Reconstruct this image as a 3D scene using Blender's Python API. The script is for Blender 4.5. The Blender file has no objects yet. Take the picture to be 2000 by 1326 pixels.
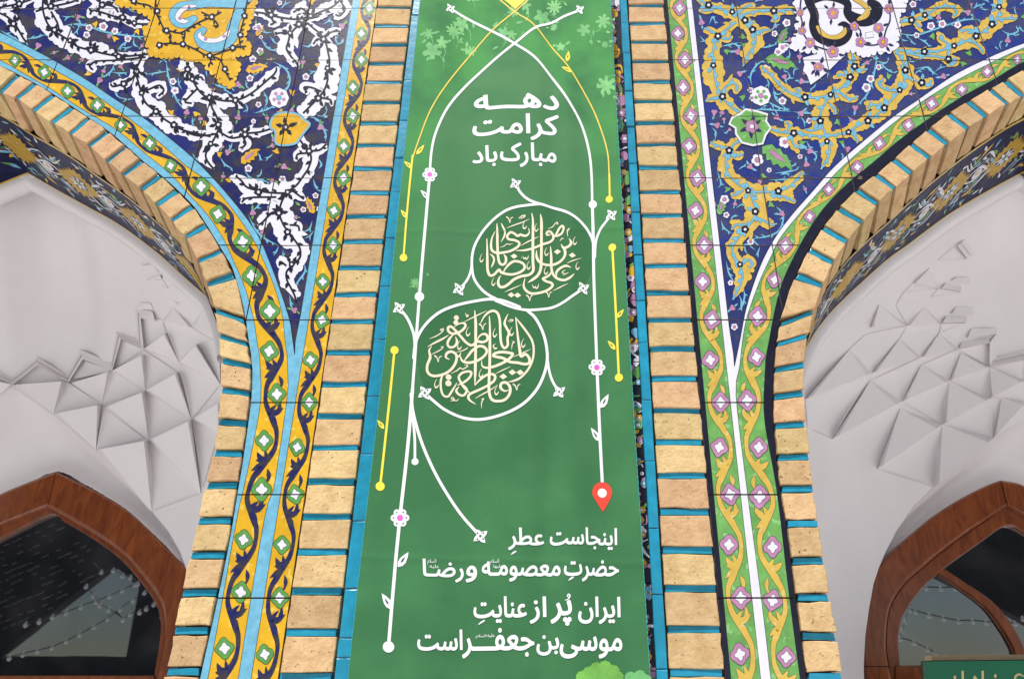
import bpy, math, random
from math import sin, cos, pi, radians, sqrt, atan2
from mathutils import Vector
from mathutils.geometry import tessellate_polygon, delaunay_2d_cdt

random.seed(7)
C = bpy.context.scene.collection
scn = bpy.context.scene

# ------------------------------------------------------------------ camera
F, CX, CY, PITCH, DIST, CAMZ = 1483.0, 1082.0, 663.0, radians(26.2), 1.52, 1.6
SP, CP = sin(PITCH), cos(PITCH)
cam = bpy.data.objects.new('camera', bpy.data.cameras.new('camera')); C.objects.link(cam)
cam.data.sensor_width = 36.0; cam.data.lens = F/2000*36; cam.data.shift_x = -(CX-1000)/2000
cam.data.clip_start = 0.05; cam.data.clip_end = 3000
cam.location = (0, -DIST, CAMZ); cam.rotation_euler = (pi/2+PITCH, 0, 0)
scn.camera = cam

# ------------------------------------------------------------------ light: thin bright cloud, soft sun from high front left
SUN_EL, SUN_AZ = radians(63), radians(-24)      # azimuth from -Y towards -X
w = bpy.data.worlds.new('World'); scn.world = w; w.use_nodes = True
nt = w.node_tree; nt.nodes.clear()
out = nt.nodes.new('ShaderNodeOutputWorld'); bg = nt.nodes.new('ShaderNodeBackground')
sky = nt.nodes.new('ShaderNodeTexSky'); sky.sky_type = 'NISHITA'; sky.sun_disc = False
sky.sun_elevation = SUN_EL; sky.sun_rotation = pi+SUN_AZ
sky.air_density = 1.3; sky.dust_density = .6; sky.ozone_density = 2
tc = nt.nodes.new('ShaderNodeTexCoord'); nz = nt.nodes.new('ShaderNodeTexNoise')
nz.inputs['Scale'].default_value = 2.2; nz.inputs['Detail'].default_value = 8; nz.inputs['Roughness'].default_value = .55
rp = nt.nodes.new('ShaderNodeValToRGB'); rp.color_ramp.elements[0].position = .46; rp.color_ramp.elements[1].position = .70
mx = nt.nodes.new('ShaderNodeMixRGB'); mx.inputs[2].default_value = (8.2, 9.3, 11.4, 1)
nt.links.new(tc.outputs['Generated'], nz.inputs['Vector']); nt.links.new(nz.outputs['Fac'], rp.inputs[0])
nt.links.new(rp.outputs[0], mx.inputs[0]); nt.links.new(sky.outputs[0], mx.inputs[1]); nt.links.new(mx.outputs[0], bg.inputs[0])
bg.inputs[1].default_value = 0.05
nt.links.new(bg.outputs[0], out.inputs[0])
sl = bpy.data.lights.new('sun', 'SUN'); sl.energy = 5.0; sl.angle = radians(4); sl.color = (1, .965, .91)
so = bpy.data.objects.new('sun', sl); C.objects.link(so)
so.rotation_euler = Vector((-sin(SUN_AZ)*cos(SUN_EL)*-1, -cos(SUN_AZ)*cos(SUN_EL), sin(SUN_EL))).to_track_quat('Z', 'Y').to_euler()
scn.view_settings.view_transform = 'Standard'; scn.view_settings.look = 'None'
scn.view_settings.exposure = 0.1; scn.view_settings.gamma = 1
scn.view_settings.use_curve_mapping = False

# ------------------------------------------------------------------ helpers
def W(px, py, t=0.0):
    """photo pixel -> point on the vertical plane y=t"""
    a, v = (px-CX)/F, (CY-py)/F
    dy, dz = CP - v*SP, SP + v*CP
    k = (DIST+t)/dy
    return Vector((a*k, t, CAMZ+dz*k))
def w2(px, py, t=0.0):
    p = W(px, py, t); return (p.x, p.z)
def ray(px, py):
    a, v = (px-CX)/F, (CY-py)/F
    return Vector((a, CP - v*SP, SP + v*CP))

def cr(pts, n=6, closed=False):
    """Catmull-Rom through points of any dimension"""
    out = []; m = len(pts)
    if m < 3 and not closed:
        a, b = pts[0], pts[-1]
        return [tuple(a[k]+(b[k]-a[k])*i/n for k in range(len(a))) for i in range(n+1)]
    rng = range(m) if closed else range(m-1)
    for i in rng:
        if closed: p0, p1, p2, p3 = pts[i-1], pts[i], pts[(i+1) % m], pts[(i+2) % m]
        else:
            p1, p2 = pts[i], pts[i+1]
            p0 = pts[i-1] if i > 0 else tuple(2*a-b for a, b in zip(p1, p2))
            p3 = pts[i+2] if i+2 < m else tuple(2*b-a for a, b in zip(p1, p2))
        for j in range(n):
            t = j/n; t2 = t*t; t3 = t2*t
            out.append(tuple(.5*((2*b)+(c-a)*t+(2*a-5*b+4*c-d)*t2+(3*b-a-3*c+d)*t3) for a, b, c, d in zip(p0, p1, p2, p3)))
    if not closed: out.append(tuple(pts[-1]))
    return out

def clip_half(poly, ax, val, keep_less):
    out = []; n = len(poly)
    for i in range(n):
        a, b = poly[i], poly[(i+1) % n]
        ia = (a[ax] <= val) if keep_less else (a[ax] >= val)
        ib = (b[ax] <= val) if keep_less else (b[ax] >= val)
        if ia: out.append(a)
        if ia != ib:
            t = (val-a[ax])/(b[ax]-a[ax]); out.append((a[0]+(b[0]-a[0])*t, a[1]+(b[1]-a[1])*t))
    return out
def clip_rect(poly, x0, x1, z0, z1):
    for ax, v, less in ((0, x0, False), (0, x1, True), (1, z0, False), (1, z1, True)):
        poly = clip_half(poly, ax, v, less)
        if len(poly) < 3: return []
    return poly
def area(p): return .5*sum(p[i][0]*p[(i+1) % len(p)][1]-p[(i+1) % len(p)][0]*p[i][1] for i in range(len(p)))
def inside(p, poly):
    x, y = p; c = False; n = len(poly); j = n-1
    for i in range(n):
        xi, yi = poly[i][:2]; xj, yj = poly[j][:2]
        if (yi > y) != (yj > y) and x < (xj-xi)*(y-yi)/(yj-yi)+xi: c = not c
        j = i
    return c
def interp(curve, y, ax=1):
    """x on a traced curve at height y"""
    c = sorted(curve, key=lambda q: q[ax])
    if y <= c[0][ax]: a, b = c[0], c[1]
    elif y >= c[-1][ax]: a, b = c[-2], c[-1]
    else:
        for a, b in zip(c, c[1:]):
            if a[ax] <= y <= b[ax]: break
    o = 1-ax
    return a[o]+(b[o]-a[o])*(y-a[ax])/((b[ax]-a[ax]) or 1)

def link(name, me, parent=None, loc=None):
    o = bpy.data.objects.new(name, me); C.objects.link(o)
    if loc is not None: o.location = loc
    if parent: o.parent = parent
    return o
def tag(o, label=None, cat=None, group=None, kind=None):
    for k, v in (('label', label), ('category', cat), ('group', group), ('kind', kind)):
        if v: o[k] = v
    return o
def empty(name, loc=(0, 0, 0)):
    o = bpy.data.objects.new(name, None); C.objects.link(o); o.location = loc; o.empty_display_size = .1; return o
def mesh(name, verts, faces, mats, mi=None, smooth=False):
    me = bpy.data.meshes.new(name); me.from_pydata([tuple(v) for v in verts], [], faces)
    for m in mats: me.materials.append(m)
    if mi: me.polygons.foreach_set('material_index', mi)
    if smooth: me.polygons.foreach_set('use_smooth', [True]*len(faces))
    me.update(); return me

# ------------------------------------------------------------------ materials
def mat(name, col, rough=.5, var=.12, scale=30, bump=.0, bscale=200, spec=.5, col2=None, fac=(.4, .65), speck=None, objvar=0, metal=0, coat=0, hue=None):
    """principled with noise colour variation, optional second colour in patches, specks, per-object variation"""
    m = bpy.data.materials.new(name); m.use_nodes = True; nt = m.node_tree; N = nt.nodes; Lk = nt.links
    b = N['Principled BSDF']; b.inputs['Roughness'].default_value = rough; b.inputs['Specular IOR Level'].default_value = spec
    b.inputs['Metallic'].default_value = metal; b.inputs['Coat Weight'].default_value = coat
    b.inputs['Coat Roughness'].default_value = .08
    geo = N.new('ShaderNodeNewGeometry')
    n1 = N.new('ShaderNodeTexNoise'); n1.inputs['Scale'].default_value = scale; n1.inputs['Detail'].default_value = 6; n1.inputs['Roughness'].default_value = .6
    Lk.new(geo.outputs['Position'], n1.inputs['Vector'])
    c2 = col2 or tuple(c*(1-var*2) for c in col)
    r = N.new('ShaderNodeValToRGB'); e = r.color_ramp.elements
    e[0].position, e[1].position = fac; e[0].color = (*c2, 1); e[1].color = (*col, 1)
    Lk.new(n1.outputs['Fac'], r.inputs[0]); src = r.outputs[0]
    if col2 is None:
        e[0].color = (*[c*(1-var) for c in col], 1); e[1].color = (*[min(1, c*(1+var)) for c in col], 1); e[0].position, e[1].position = .3, .7
    if speck:
        scol, sscale, thr = speck
        n2 = N.new('ShaderNodeTexNoise'); n2.inputs['Scale'].default_value = sscale; n2.inputs['Detail'].default_value = 3
        Lk.new(geo.outputs['Position'], n2.inputs['Vector'])
        r2 = N.new('ShaderNodeValToRGB'); r2.color_ramp.elements[0].position = thr; r2.color_ramp.elements[1].position = thr+.05
        Lk.new(n2.outputs['Fac'], r2.inputs[0])
        m2 = N.new('ShaderNodeMixRGB'); m2.inputs[2].default_value = (*scol, 1)
        Lk.new(r2.outputs[0], m2.inputs[0]); Lk.new(src, m2.inputs[1]); src = m2.outputs[0]
    if objvar:
        oi = N.new('ShaderNodeObjectInfo')
        h = N.new('ShaderNodeHueSaturation')
        mr = N.new('ShaderNodeMapRange'); mr.inputs['To Min'].default_value = 1-objvar; mr.inputs['To Max'].default_value = 1+objvar*.8
        Lk.new(oi.outputs['Random'], mr.inputs['Value']); Lk.new(mr.outputs[0], h.inputs['Value'])
        mm = N.new('ShaderNodeMath'); mm.operation = 'MULTIPLY'; mm.inputs[1].default_value = 7.13
        fr = N.new('ShaderNodeMath'); fr.operation = 'FRACT'; Lk.new(oi.outputs['Random'], mm.inputs[0]); Lk.new(mm.outputs[0], fr.inputs[0])
        mh = N.new('ShaderNodeMapRange'); mh.inputs['To Min'].default_value = .5-(hue or 0); mh.inputs['To Max'].default_value = .5+(hue or 0)*.35
        Lk.new(fr.outputs[0], mh.inputs['Value']); Lk.new(mh.outputs[0], h.inputs['Hue'])
        Lk.new(src, h.inputs['Color']); src = h.outputs[0]
    Lk.new(src, b.inputs['Base Color'])
    if bump:
        n3 = N.new('ShaderNodeTexNoise'); n3.inputs['Scale'].default_value = bscale; n3.inputs['Detail'].default_value = 5
        Lk.new(geo.outputs['Position'], n3.inputs['Vector'])
        bp = N.new('ShaderNodeBump'); bp.inputs['Strength'].default_value = bump; bp.inputs['Distance'].default_value = .002
        Lk.new(n3.outputs['Fac'], bp.inputs['Height']); Lk.new(bp.outputs[0], b.inputs['Normal'])
    return m
GL = dict(rough=.27, bump=.2, bscale=90, spec=.30)
M = {}
M['navyL'] = mat('navy_glaze_worn', (.012, .017, .135), scale=16, col2=(.05, .045, .062), fac=(.43, .55), speck=((.10, .095, .11), 420, .64), objvar=.28, **GL)
M['navyR'] = mat('navy_glaze', (.018, .034, .21), scale=14, col2=(.045, .052, .13), fac=(.40, .60), speck=((.13, .15, .24), 420, .63), objvar=.20, **GL)
M['white'] = mat('white_glaze', (.74, .73, .80), var=.05, **GL)
M['black'] = mat('black_glaze', (.014, .014, .028), var=.25, **GL)
M['line'] = mat('black_outline_glaze', (.012, .012, .02), rough=.35, var=.1)
M['yellow'] = mat('yellow_glaze', (.70, .40, .022), scale=22, var=.14, speck=((.78, .54, .10), 60, .60), objvar=.07, **GL)
M['ochre'] = mat('ochre_glaze', (.62, .42, .085), scale=25, var=.14, speck=((.66, .50, .20), 70, .60), **GL)
M['sky'] = mat('light_blue_glaze', (.17, .45, .62), scale=60, var=.16, speck=((.10, .28, .44), 500, .64), **GL)
M['green'] = mat('green_glaze', (.11, .31, .075), var=.2, **GL)
M['lime'] = mat('light_green_glaze', (.15, .37, .10), scale=26, var=.22, speck=((.26, .52, .20), 60, .60), objvar=.10, **GL)
M['pink'] = mat('pink_glaze', (.46, .22, .38), var=.14, **GL)
M['ink'] = mat('dark_blue_glaze', (.018, .022, .11), scale=50, col2=(.05, .045, .055), fac=(.42, .58), **GL)
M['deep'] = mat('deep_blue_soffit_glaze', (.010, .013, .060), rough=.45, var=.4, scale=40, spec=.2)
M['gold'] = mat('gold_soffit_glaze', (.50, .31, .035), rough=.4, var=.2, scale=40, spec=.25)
M['body'] = mat('tile_clay_body', (.30, .20, .13), rough=.9, var=.25, scale=90)
M['brick'] = mat('buff_brick', (.67, .48, .24), rough=.88, scale=34, col2=(.52, .335, .155), fac=(.28, .58), bump=1.0, bscale=120,
                 spec=.2, speck=((.16, .10, .06), 170, .655), objvar=.15, hue=.020)
M['turq'] = mat('turquoise_glaze', (.018, .28, .44), scale=35, var=.18, objvar=.1, rough=.25, bump=.3, bscale=70, spec=.45, speck=((.10, .42, .52), 300, .72))
M['mortar'] = mat('brown_mortar', (.20, .125, .075), rough=.95, var=.4, scale=160, bump=1, bscale=500, spec=.1)
M['plaster'] = mat('white_plaster', (.84, .805, .81), rough=.8, var=.035, scale=4, bump=.15, bscale=60, spec=.2)
M['plasterdark'] = mat('grey_plaster', (.56, .525, .52), rough=.85, var=.06, scale=6, bump=.2, bscale=60, spec=.2)
M['concrete'] = mat('pale_courtyard_paving_stone', (.62, .61, .61), rough=.9, var=.12, scale=3)

def wood_mat():
    m = bpy.data.materials.new('varnished_brown_wood'); m.use_nodes = True; N = m.node_tree.nodes; Lk = m.node_tree.links
    b = N['Principled BSDF']; b.inputs['Roughness'].default_value = .28; b.inputs['Coat Weight'].default_value = .5; b.inputs['Coat Roughness'].default_value = .12
    g = N.new('ShaderNodeNewGeometry'); mp = N.new('ShaderNodeMapping'); mp.inputs['Scale'].default_value = (9, 9, 2.2); mp.inputs['Rotation'].default_value = (0, .7, 0)
    n = N.new('ShaderNodeTexNoise'); n.inputs['Scale'].default_value = 5; n.inputs['Detail'].default_value = 8; n.inputs['Distortion'].default_value = 1.2
    r = N.new('ShaderNodeValToRGB'); e = r.color_ramp.elements; e[0].position, e[1].position = .3, .72
    e[0].color = (.16, .034, .009, 1); e[1].color = (.32, .085, .020, 1)
    Lk.new(g.outputs['Position'], mp.inputs[0]); Lk.new(mp.outputs[0], n.inputs['Vector']); Lk.new(n.outputs['Fac'], r.inputs[0]); Lk.new(r.outputs[0], b.inputs['Base Color'])
    bp = N.new('ShaderNodeBump'); bp.inputs['Strength'].default_value = .25; bp.inputs['Distance'].default_value = .002
    Lk.new(n.outputs['Fac'], bp.inputs['Height']); Lk.new(bp.outputs[0], b.inputs['Normal'])
    return m
M['wood'] = wood_mat()
def glass_mat():
    m = bpy.data.materials.new('window_glass_over_dark_room'); m.use_nodes = True; N = m.node_tree.nodes; Lk = m.node_tree.links
    b = N['Principled BSDF']; b.inputs['Base Color'].default_value = (.008, .009, .012, 1); b.inputs['Roughness'].default_value = .015
    b.inputs['IOR'].default_value = 3.3
    g = N.new('ShaderNodeNewGeometry'); n = N.new('ShaderNodeTexNoise'); n.inputs['Scale'].default_value = 4; n.inputs['Detail'].default_value = 2
    bp = N.new('ShaderNodeBump'); bp.inputs['Strength'].default_value = .02; bp.inputs['Distance'].default_value = .01
    n2 = N.new('ShaderNodeTexNoise'); n2.inputs['Scale'].default_value = 7; n2.inputs['Detail'].default_value = 6
    r = N.new('ShaderNodeValToRGB'); e = r.color_ramp.elements; e[0].position, e[1].position = .45, .8; e[0].color = (.006, .007, .01, 1); e[1].color = (.05, .05, .055, 1)
    Lk.new(g.outputs['Position'], n.inputs['Vector']); Lk.new(g.outputs['Position'], n2.inputs['Vector']); Lk.new(n2.outputs['Fac'], r.inputs[0]); Lk.new(r.outputs[0], b.inputs['Base Color'])
    Lk.new(n.outputs['Fac'], bp.inputs['Height']); Lk.new(bp.outputs[0], b.inputs['Normal'])
    return m
M['glass'] = glass_mat()

# ------------------------------------------------------------------ painter: flat glaze / print pieces in a 2D parameter space
class Painter:
    def __init__(s, f, gap=.00024, minw=.1):
        s.f = f; s.P = []; s.seq = 0; s.gap = gap; s.minw = minw      # f: pixel -> (a, b)
    def piece(s, poly, layer, m, px=True):
        if px: poly = [s.f(*p[:2]) for p in poly]
        s.seq += 1
        s.P.append((layer*s.gap + (s.seq % 43)*2e-6, m, poly))
    def stroke(s, pts, layer, m, w=None, line=0, lm='line', n=6, cap=True, taper=(0, 0)):
        """pts: (x, y[, w]); line: outline width"""
        if w is not None:
            k = len(pts); q = []
            for i, p in enumerate(pts):
                u = i/(k-1); f = 1
                if taper[0] and u < taper[0]: f = u/taper[0]
                if taper[1] and 1-u < taper[1]: f = min(f, (1-u)/taper[1])
                q.append((p[0], p[1], max(w*f, .15)))
            pts = q
        c = cr(pts, n)
        def body(extra, lay, mm):
            L, R = [], []
            for i, p in enumerate(c):
                a = c[max(i-1, 0)]; b = c[min(i+1, len(c)-1)]
                dx, dy = b[0]-a[0], b[1]-a[1]; l = math.hypot(dx, dy) or 1
                hw = max(p[2], s.minw)/2+extra
                L.append((p[0]-dy/l*hw, p[1]+dx/l*hw)); R.append((p[0]+dy/l*hw, p[1]-dx/l*hw))
            for i in range(len(c)-1): s.piece([L[i], L[i+1], R[i+1], R[i]], lay, mm)
            if cap:
                for p in (c[0], c[-1]):
                    if p[2] > 1.2: s.disc(p[0], p[1], p[2]/2+extra, lay, mm, 8)
        if line: body(line, layer-.5, lm)
        body(0, layer, m)
        return c
    def disc(s, x, y, r, layer, m, n=10, ry=None, line=0, lm='line'):
        ry = ry or r
        if line: s.disc(x, y, r+line, layer-.5, lm, n, ry+line)
        s.piece([(x+r*cos(2*pi*i/n), y+ry*sin(2*pi*i/n)) for i in range(n)], layer, m)
    def blob(s, pts, layer, m, smooth=0, line=0, lm='line', px=True):
        if smooth: pts = cr(pts, smooth, True)
        if line:
            cx = sum(p[0] for p in pts)/len(pts); n = len(pts); ar = area(pts); sg = 1 if ar > 0 else -1; o = []
            for i in range(n):
                a, b = pts[i-1], pts[(i+1) % n]; dx, dy = b[0]-a[0], b[1]-a[1]; l = math.hypot(dx, dy) or 1
                o.append((pts[i][0]+dy/l*line*sg, pts[i][1]-dx/l*line*sg))
            s.blob(o, layer-.5, lm, px=px)
        t = tessellate_polygon([[Vector((p[0], p[1], 0)) for p in pts]])
        for tri in t: s.piece([pts[i][:2] for i in tri], layer, m, px)
    def leaf(s, x, y, ang, L, w, layer, m, line=0, bend=0, lm='line'):
        P = []
        for u, h in ((0, 0), (.2, .8), (.45, 1), (.75, .6), (1, 0), (.75, -.45), (.45, -.8), (.2, -.7)):
            a = ang+bend*u; P.append((x+cos(a)*u*L-sin(a)*h*w/2, y+sin(a)*u*L+cos(a)*h*w/2))
        s.blob(P, layer, m, line=line, lm=lm)
    def flower(s, x, y, r, layer, m, cm='white', cr_=.32, k=5, line=0, rot=0, cr2=0):
        for i in range(k):
            a = rot+2*pi*i/k; s.disc(x+cos(a)*r*.55, y+sin(a)*r*.55, r*.48, layer, m, 8, line=line)
        s.disc(x, y, r*.62, layer, m, 8)
        s.disc(x, y, r*cr_, layer+.5, cm, 8, line=(.8 if line else 0))
    def build(s, name, mapf, cells, parent, slab=None, lift=None, parts=True, z0=0):
        """cells: [(rect, polygon or None, name, base material)]; clips all pieces per cell and makes one object per cell"""
        names = {}; objs = []
        for ci, (rect, poly, nm, base, tilt) in enumerate(cells):
            mats = []; mi = []; V = []; Fc = []
            def midx(k):
                if k not in mats: mats.append(k)
                return mats.index(k)
            if poly:
                n = len(poly); o = len(V); th = slab or .01
                V += [mapf(p[0], p[1], 0) for p in poly]; V += [mapf(p[0], p[1], -th) for p in poly]
                tr = tessellate_polygon([[Vector((p[0], p[1], 0)) for p in poly]])
                for t in tr:
                    Fc.append(tuple(o+i for i in t)); mi.append(midx(base))
                for i in range(n): Fc.append((o+i, o+(i+1) % n, o+n+(i+1) % n, o+n+i)); mi.append(midx('body'))
            x0, x1, z0_, z1 = rect
            for h, m, pc in s.P:
                xs = [p[0] for p in pc]; zs = [p[1] for p in pc]
                if max(xs) <= x0 or min(xs) >= x1 or max(zs) <= z0_ or min(zs) >= z1: continue
                q = pc
                if min(xs) < x0 or max(xs) > x1 or min(zs) < z0_ or max(zs) > z1:
                    q = clip_rect(pc, x0, x1, z0_, z1)
                if len(q) < 3 or abs(area(q)) < 1e-9: continue
                o = len(V); V += [mapf(p[0], p[1], h+.0002) for p in q]; Fc.append(tuple(range(o, o+len(q)))); mi.append(midx(m))
            if not Fc: continue
            V = [Vector(v) for v in V]
            cen = sum(V, Vector())/len(V)
            me = mesh(nm, [v-cen for v in V], Fc, [M[k] for k in mats], mi)
            ob = link(nm, me, parent, cen-(parent.location if parent else Vector()))
            if tilt: ob.rotation_euler = tilt
            objs.append(ob)
        return objs

# ------------------------------------------------------------------ traced outlines (photo pixels on the wall plane)
def vline(ratio):                      # plumb line on the wall: x at row y
    return lambda y: CX + ratio*(y+2350)
def ydiv(k):                           # tile course k (0 = joint near the top of the photo)
    return 1/(0.4223e-3 - k*0.01725e-3) - 2350
def yfrac(u): return ydiv(u)
TIP = {'L': (576, 693), 'R': (1434, 717)}
AL = dict(
 A0=[(0,130),(50,154),(98,181),(168,227),(225,267),(279,315),(317,345),(358,382),(387,414),(420,466),(443,504),(457,530),(477,604),(486,664),(491,693),(494,730),(492,776),(489,804),(475,904),(465,963),(460,994),(450,1054),(427,1166),(392,1326)],
 A1=[(0,119),(50,147),(95,172),(158,213),(228,255),(285,302),(333,341),(374,386),(405,420),(437,467),(455,507),(477,557),(495,620),(502,664),(507,693),(510,740),(510,781),(500,844),(475,963),(467,994),(452,1076),(436,1166),(407,1326)],
 A2=[(0,82),(52,107),(110,140),(165,172),(215,207),(262,240),(317,284),(367,328),(403,352),(432,382),(465,424),(497,472),(515,510),(535,557),(551,612),(557,664),(561,693),(563,739),(561,781),(534,963),(521,994),(491,1166),(466,1326)],
 A3=[(0,65),(40,85),(92,112),(130,134),(175,161),(220,192),(277,229),(330,270),(382,314),(420,353),(442,378),(475,418),(505,462),(522,500),(542,552),(565,622),(572,664),(576,693)])
AR = dict(
 A0=[(2000,137),(1945,168),(1890,198),(1850,222),(1812,252),(1750,306),(1722,332),(1670,372),(1635,407),(1605,444),(1580,484),(1555,534),(1535,587),(1522,627),(1515,664),(1511,700),(1508,771),(1510,839),(1522,961),(1532,1010),(1552,1164),(1574,1326)],
 A1=[(2000,122),(1940,157),(1870,196),(1800,243),(1750,280),(1707,317),(1650,364),(1605,412),(1572,462),(1542,519),(1526,557),(1512,610),(1502,664),(1495,700),(1491,781),(1495,839),(1517,961),(1541,1166),(1562,1326)],
 A2=[(2000,95),(1930,127),(1862,162),(1797,203),(1750,238),(1700,279),(1642,330),(1600,375),(1555,426),(1522,468),(1507,499),(1487,541),(1467,594),(1457,626),(1450,664),(1445,710),(1437,774),(1459,961),(1486,1166),(1505,1326)],
 A3=[(2000,86),(1925,117),(1860,150),(1795,195),(1745,229),(1692,272),(1630,326),(1585,377),(1547,420),(1515,463),(1490,508),(1470,560),(1456,607),(1445,664),(1434,717)])
E0L = [(0,182),(33,197),(66,220),(103,243),(138,266),(176,290),(209,319),(242,345),(277,372),(307,403),(336,433),(364,467),(388,512),(406,558),(419,607),(428,657),(433,705),(433,763),(428,822),(418,880),(404,945),(388,1012),(374,1080),(358,1152),(341,1227),(325,1306),(322,1326)]
E0R = [(2000,188),(1968,207),(1928,234),(1890,259),(1852,287),(1815,312),(1781,341),(1747,372),(1715,403),(1684,438),(1655,477),(1629,516),(1605,562),(1589,611),(1578,659),(1572,710),(1570,767),(1573,826),(1580,890),(1588,955),(1598,1020),(1609,1092),(1620,1166),(1633,1240),(1645,1318),(1646,1326)]
stripsL = [(2,182),(33,196),(66.5,220),(103,243),(138,265),(176,289),(209,319),(242,345),(277,372),(307,402),(336,433),(364,465),(388,513),(406,558),(420,607),(429,657),(434,705),(433,763),(427,824),(418,886),(404,949),(387,1018),(373,1085),(357,1158),(341,1231),(325,1311)]
stripsR = [(1996,190),(1966,207),(1925,231),(1889,255),(1849,284),(1814,312),(1779,341),(1746,371),(1713,401),(1683,437),(1654,475),(1627,515),(1605,560),(1589,610),(1577,657),(1571,713),(1569,769),(1572,829),(1580,893),(1588,955),(1598,1023),(1609,1095),(1618,1167),(1633,1243),(1645,1321)]
XC = {'L': -1.70, 'R': 1.515}          # arch axes
def world_curve(pts, side, apexz, mirror=.5, t=0.0, down=True):
    """traced half arch -> (X,Z) list from beyond the crown down to below the frame"""
    c = [w2(x, y, t) for x, y in cr(pts, 3)]
    xc = XC[side]
    top = [(xc, apexz)]
    m = [(2*xc-x, z) for x, z in c if abs(x-xc) < mirror]
    res = m[::-1]+top+c
    if down: res.append((c[-1][0], -.0 if False else 1.45))
    return res
def resample(p, n, seg=4):
    c = cr(p, seg); L = [0]
    for a, b in zip(c, c[1:]): L.append(L[-1]+math.dist(a[:2], b[:2]))
    o = []; j = 0
    for i in range(n+1):
        s = L[-1]*i/n
        while j < len(c)-2 and L[j+1] < s: j += 1
        f = (s-L[j])/((L[j+1]-L[j]) or 1); o.append((c[j][0]+(c[j+1][0]-c[j][0])*f, c[j][1]+(c[j+1][1]-c[j][1])*f))
    return o
def down_ext(c, y2=1450):
    x, y = c[-1]; r = (x-CX)/(y+2350); return list(c)+[(CX+r*(y2+2350), y2)]
def crown_ext(c, side):
    """prolong a traced curve to the crown of its arch, in pixels"""
    (x0, y0), (x1, y1) = c[0], c[1]
    r = XC[side]/3.4428
    # find pixel with X = XC along a flattening tangent
    sl = (y1-y0)/(x1-x0)*.8
    x = x0
    for _ in range(30): y = y0+sl*(x-x0); x = CX+r*(y+2350)
    return [(x, y0+sl*(x-x0))]+list(c)

# ------------------------------------------------------------------ motifs
def vine_border(P, g, wpx, u0, u1, side, ly):
    """g(u,t) -> px ; one tile length per unit of u"""
    leaf_m = 'ink' if side == 'L' else 'ochre'
    ring = 'green' if side == 'L' else 'pink'
    ln = 0 if side == 'L' else .7
    rnd = random.Random(int(u0*10)+5)
    k0 = int(math.floor(u0*2)); k1 = int(math.ceil(u1*2))
    pts = []
    n = int((u1-u0)*14)
    for i in range(n+1):
        u = u0+(u1-u0)*i/n
        t = -.70*cos(2*pi*u)
        if abs(t) > .62: t *= .93
        x, y = g(u, t); sc = wpx(u)
        pts.append((x, y, sc*(.125+.065*abs(sin(2*pi*u)))))
    P.stroke([(x, y, w_*1.12) for x, y, w_ in pts], ly, leaf_m, line=ln, n=2)
    for k in range(k0, k1+1):
        u = k/2
        if u < u0-.05 or u > u1+.05: continue
        ev = (k % 2 == 0); sg = 1 if ev else -1
        sc = wpx(u)
        def q(du, t): return g(u+du, t*sg)
        # crossing split leaf a quarter further
        a = q(.27, .02); b = q(.12, -.45); d = q(.21, .62); e = q(.17, .18); f = q(.36, .2); h = q(.27, .5); l_ = q(.42, .5)
        P.blob([q(.13, -.50), q(.19, -.20), q(.17, .15), q(.20, .56), q(.235, .20), q(.27, .22), q(.33, .55), q(.31, .30), q(.36, .34), q(.40, .42), q(.34, .12), q(.27, -.16), q(.19, -.44)] if ev else
               [q(.12, -.50), q(.18, -.22), q(.16, .10), q(.205, .60), q(.235, .26), q(.30, .30), q(.28, .52), q(.33, .36), q(.40, .40), q(.34, .08), q(.27, -.18), q(.18, -.46)], ly, leaf_m, line=ln)
        for (ua, ta), (ub, tb), wd in (((.235, .02), (.13, .72), .26), ((.22, -.1), (.335, .66), .24), ((.20, -.25), (.10, .18), .17)):
            a_, b_ = q(ua, ta), q(ub, tb); P.leaf(a_[0], a_[1], atan2(b_[1]-a_[1], b_[0]-a_[0]), math.dist(a_, b_), sc*wd, ly, leaf_m, line=ln, bend=.15)
        x, y = q(.135, -.52); P.disc(x, y, sc*.07, ly, leaf_m, 8, line=ln)
        if ev:
            for s2 in (1, -1):
                P.stroke([(*q(.04*s2, .30), sc*.04), (*q(.10*s2, .50), sc*.09), (*q(.155*s2, .50), sc*.16), (*q(.21*s2, .34), sc*.02)], ly, leaf_m, line=ln, n=4)
        # flower
        fx, fy = q(0, .22 if ev else .24)
        r = sc*(.335 if ev else .315)
        ang0 = rnd.uniform(-.25, .25)
        def star(rr, k=8, sharp=.34):
            o = []
            for i in range(16):
                a_ = 2*pi*i/16+ang0
                f_ = 1+(.13*cos(4*a_-4*ang0))+rnd.uniform(-.05, .05)
                o.append((fx+cos(a_)*rr*f_*.98, fy+sin(a_)*rr*f_*1.1))
            return o
        P.blob(star(r*.98), ly+1, ring, smooth=2, line=.9)
        P.blob([(fx+(x_-fx)*(1+.10*((i % 4) == 0)-.10*((i % 4) == 2)), fy+(y_-fy)*(1+.10*((i % 4) == 0)-.10*((i % 4) == 2))) for i, (x_, y_) in enumerate(star(r*.50))], ly+2, 'white', smooth=2, line=.8)

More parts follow.
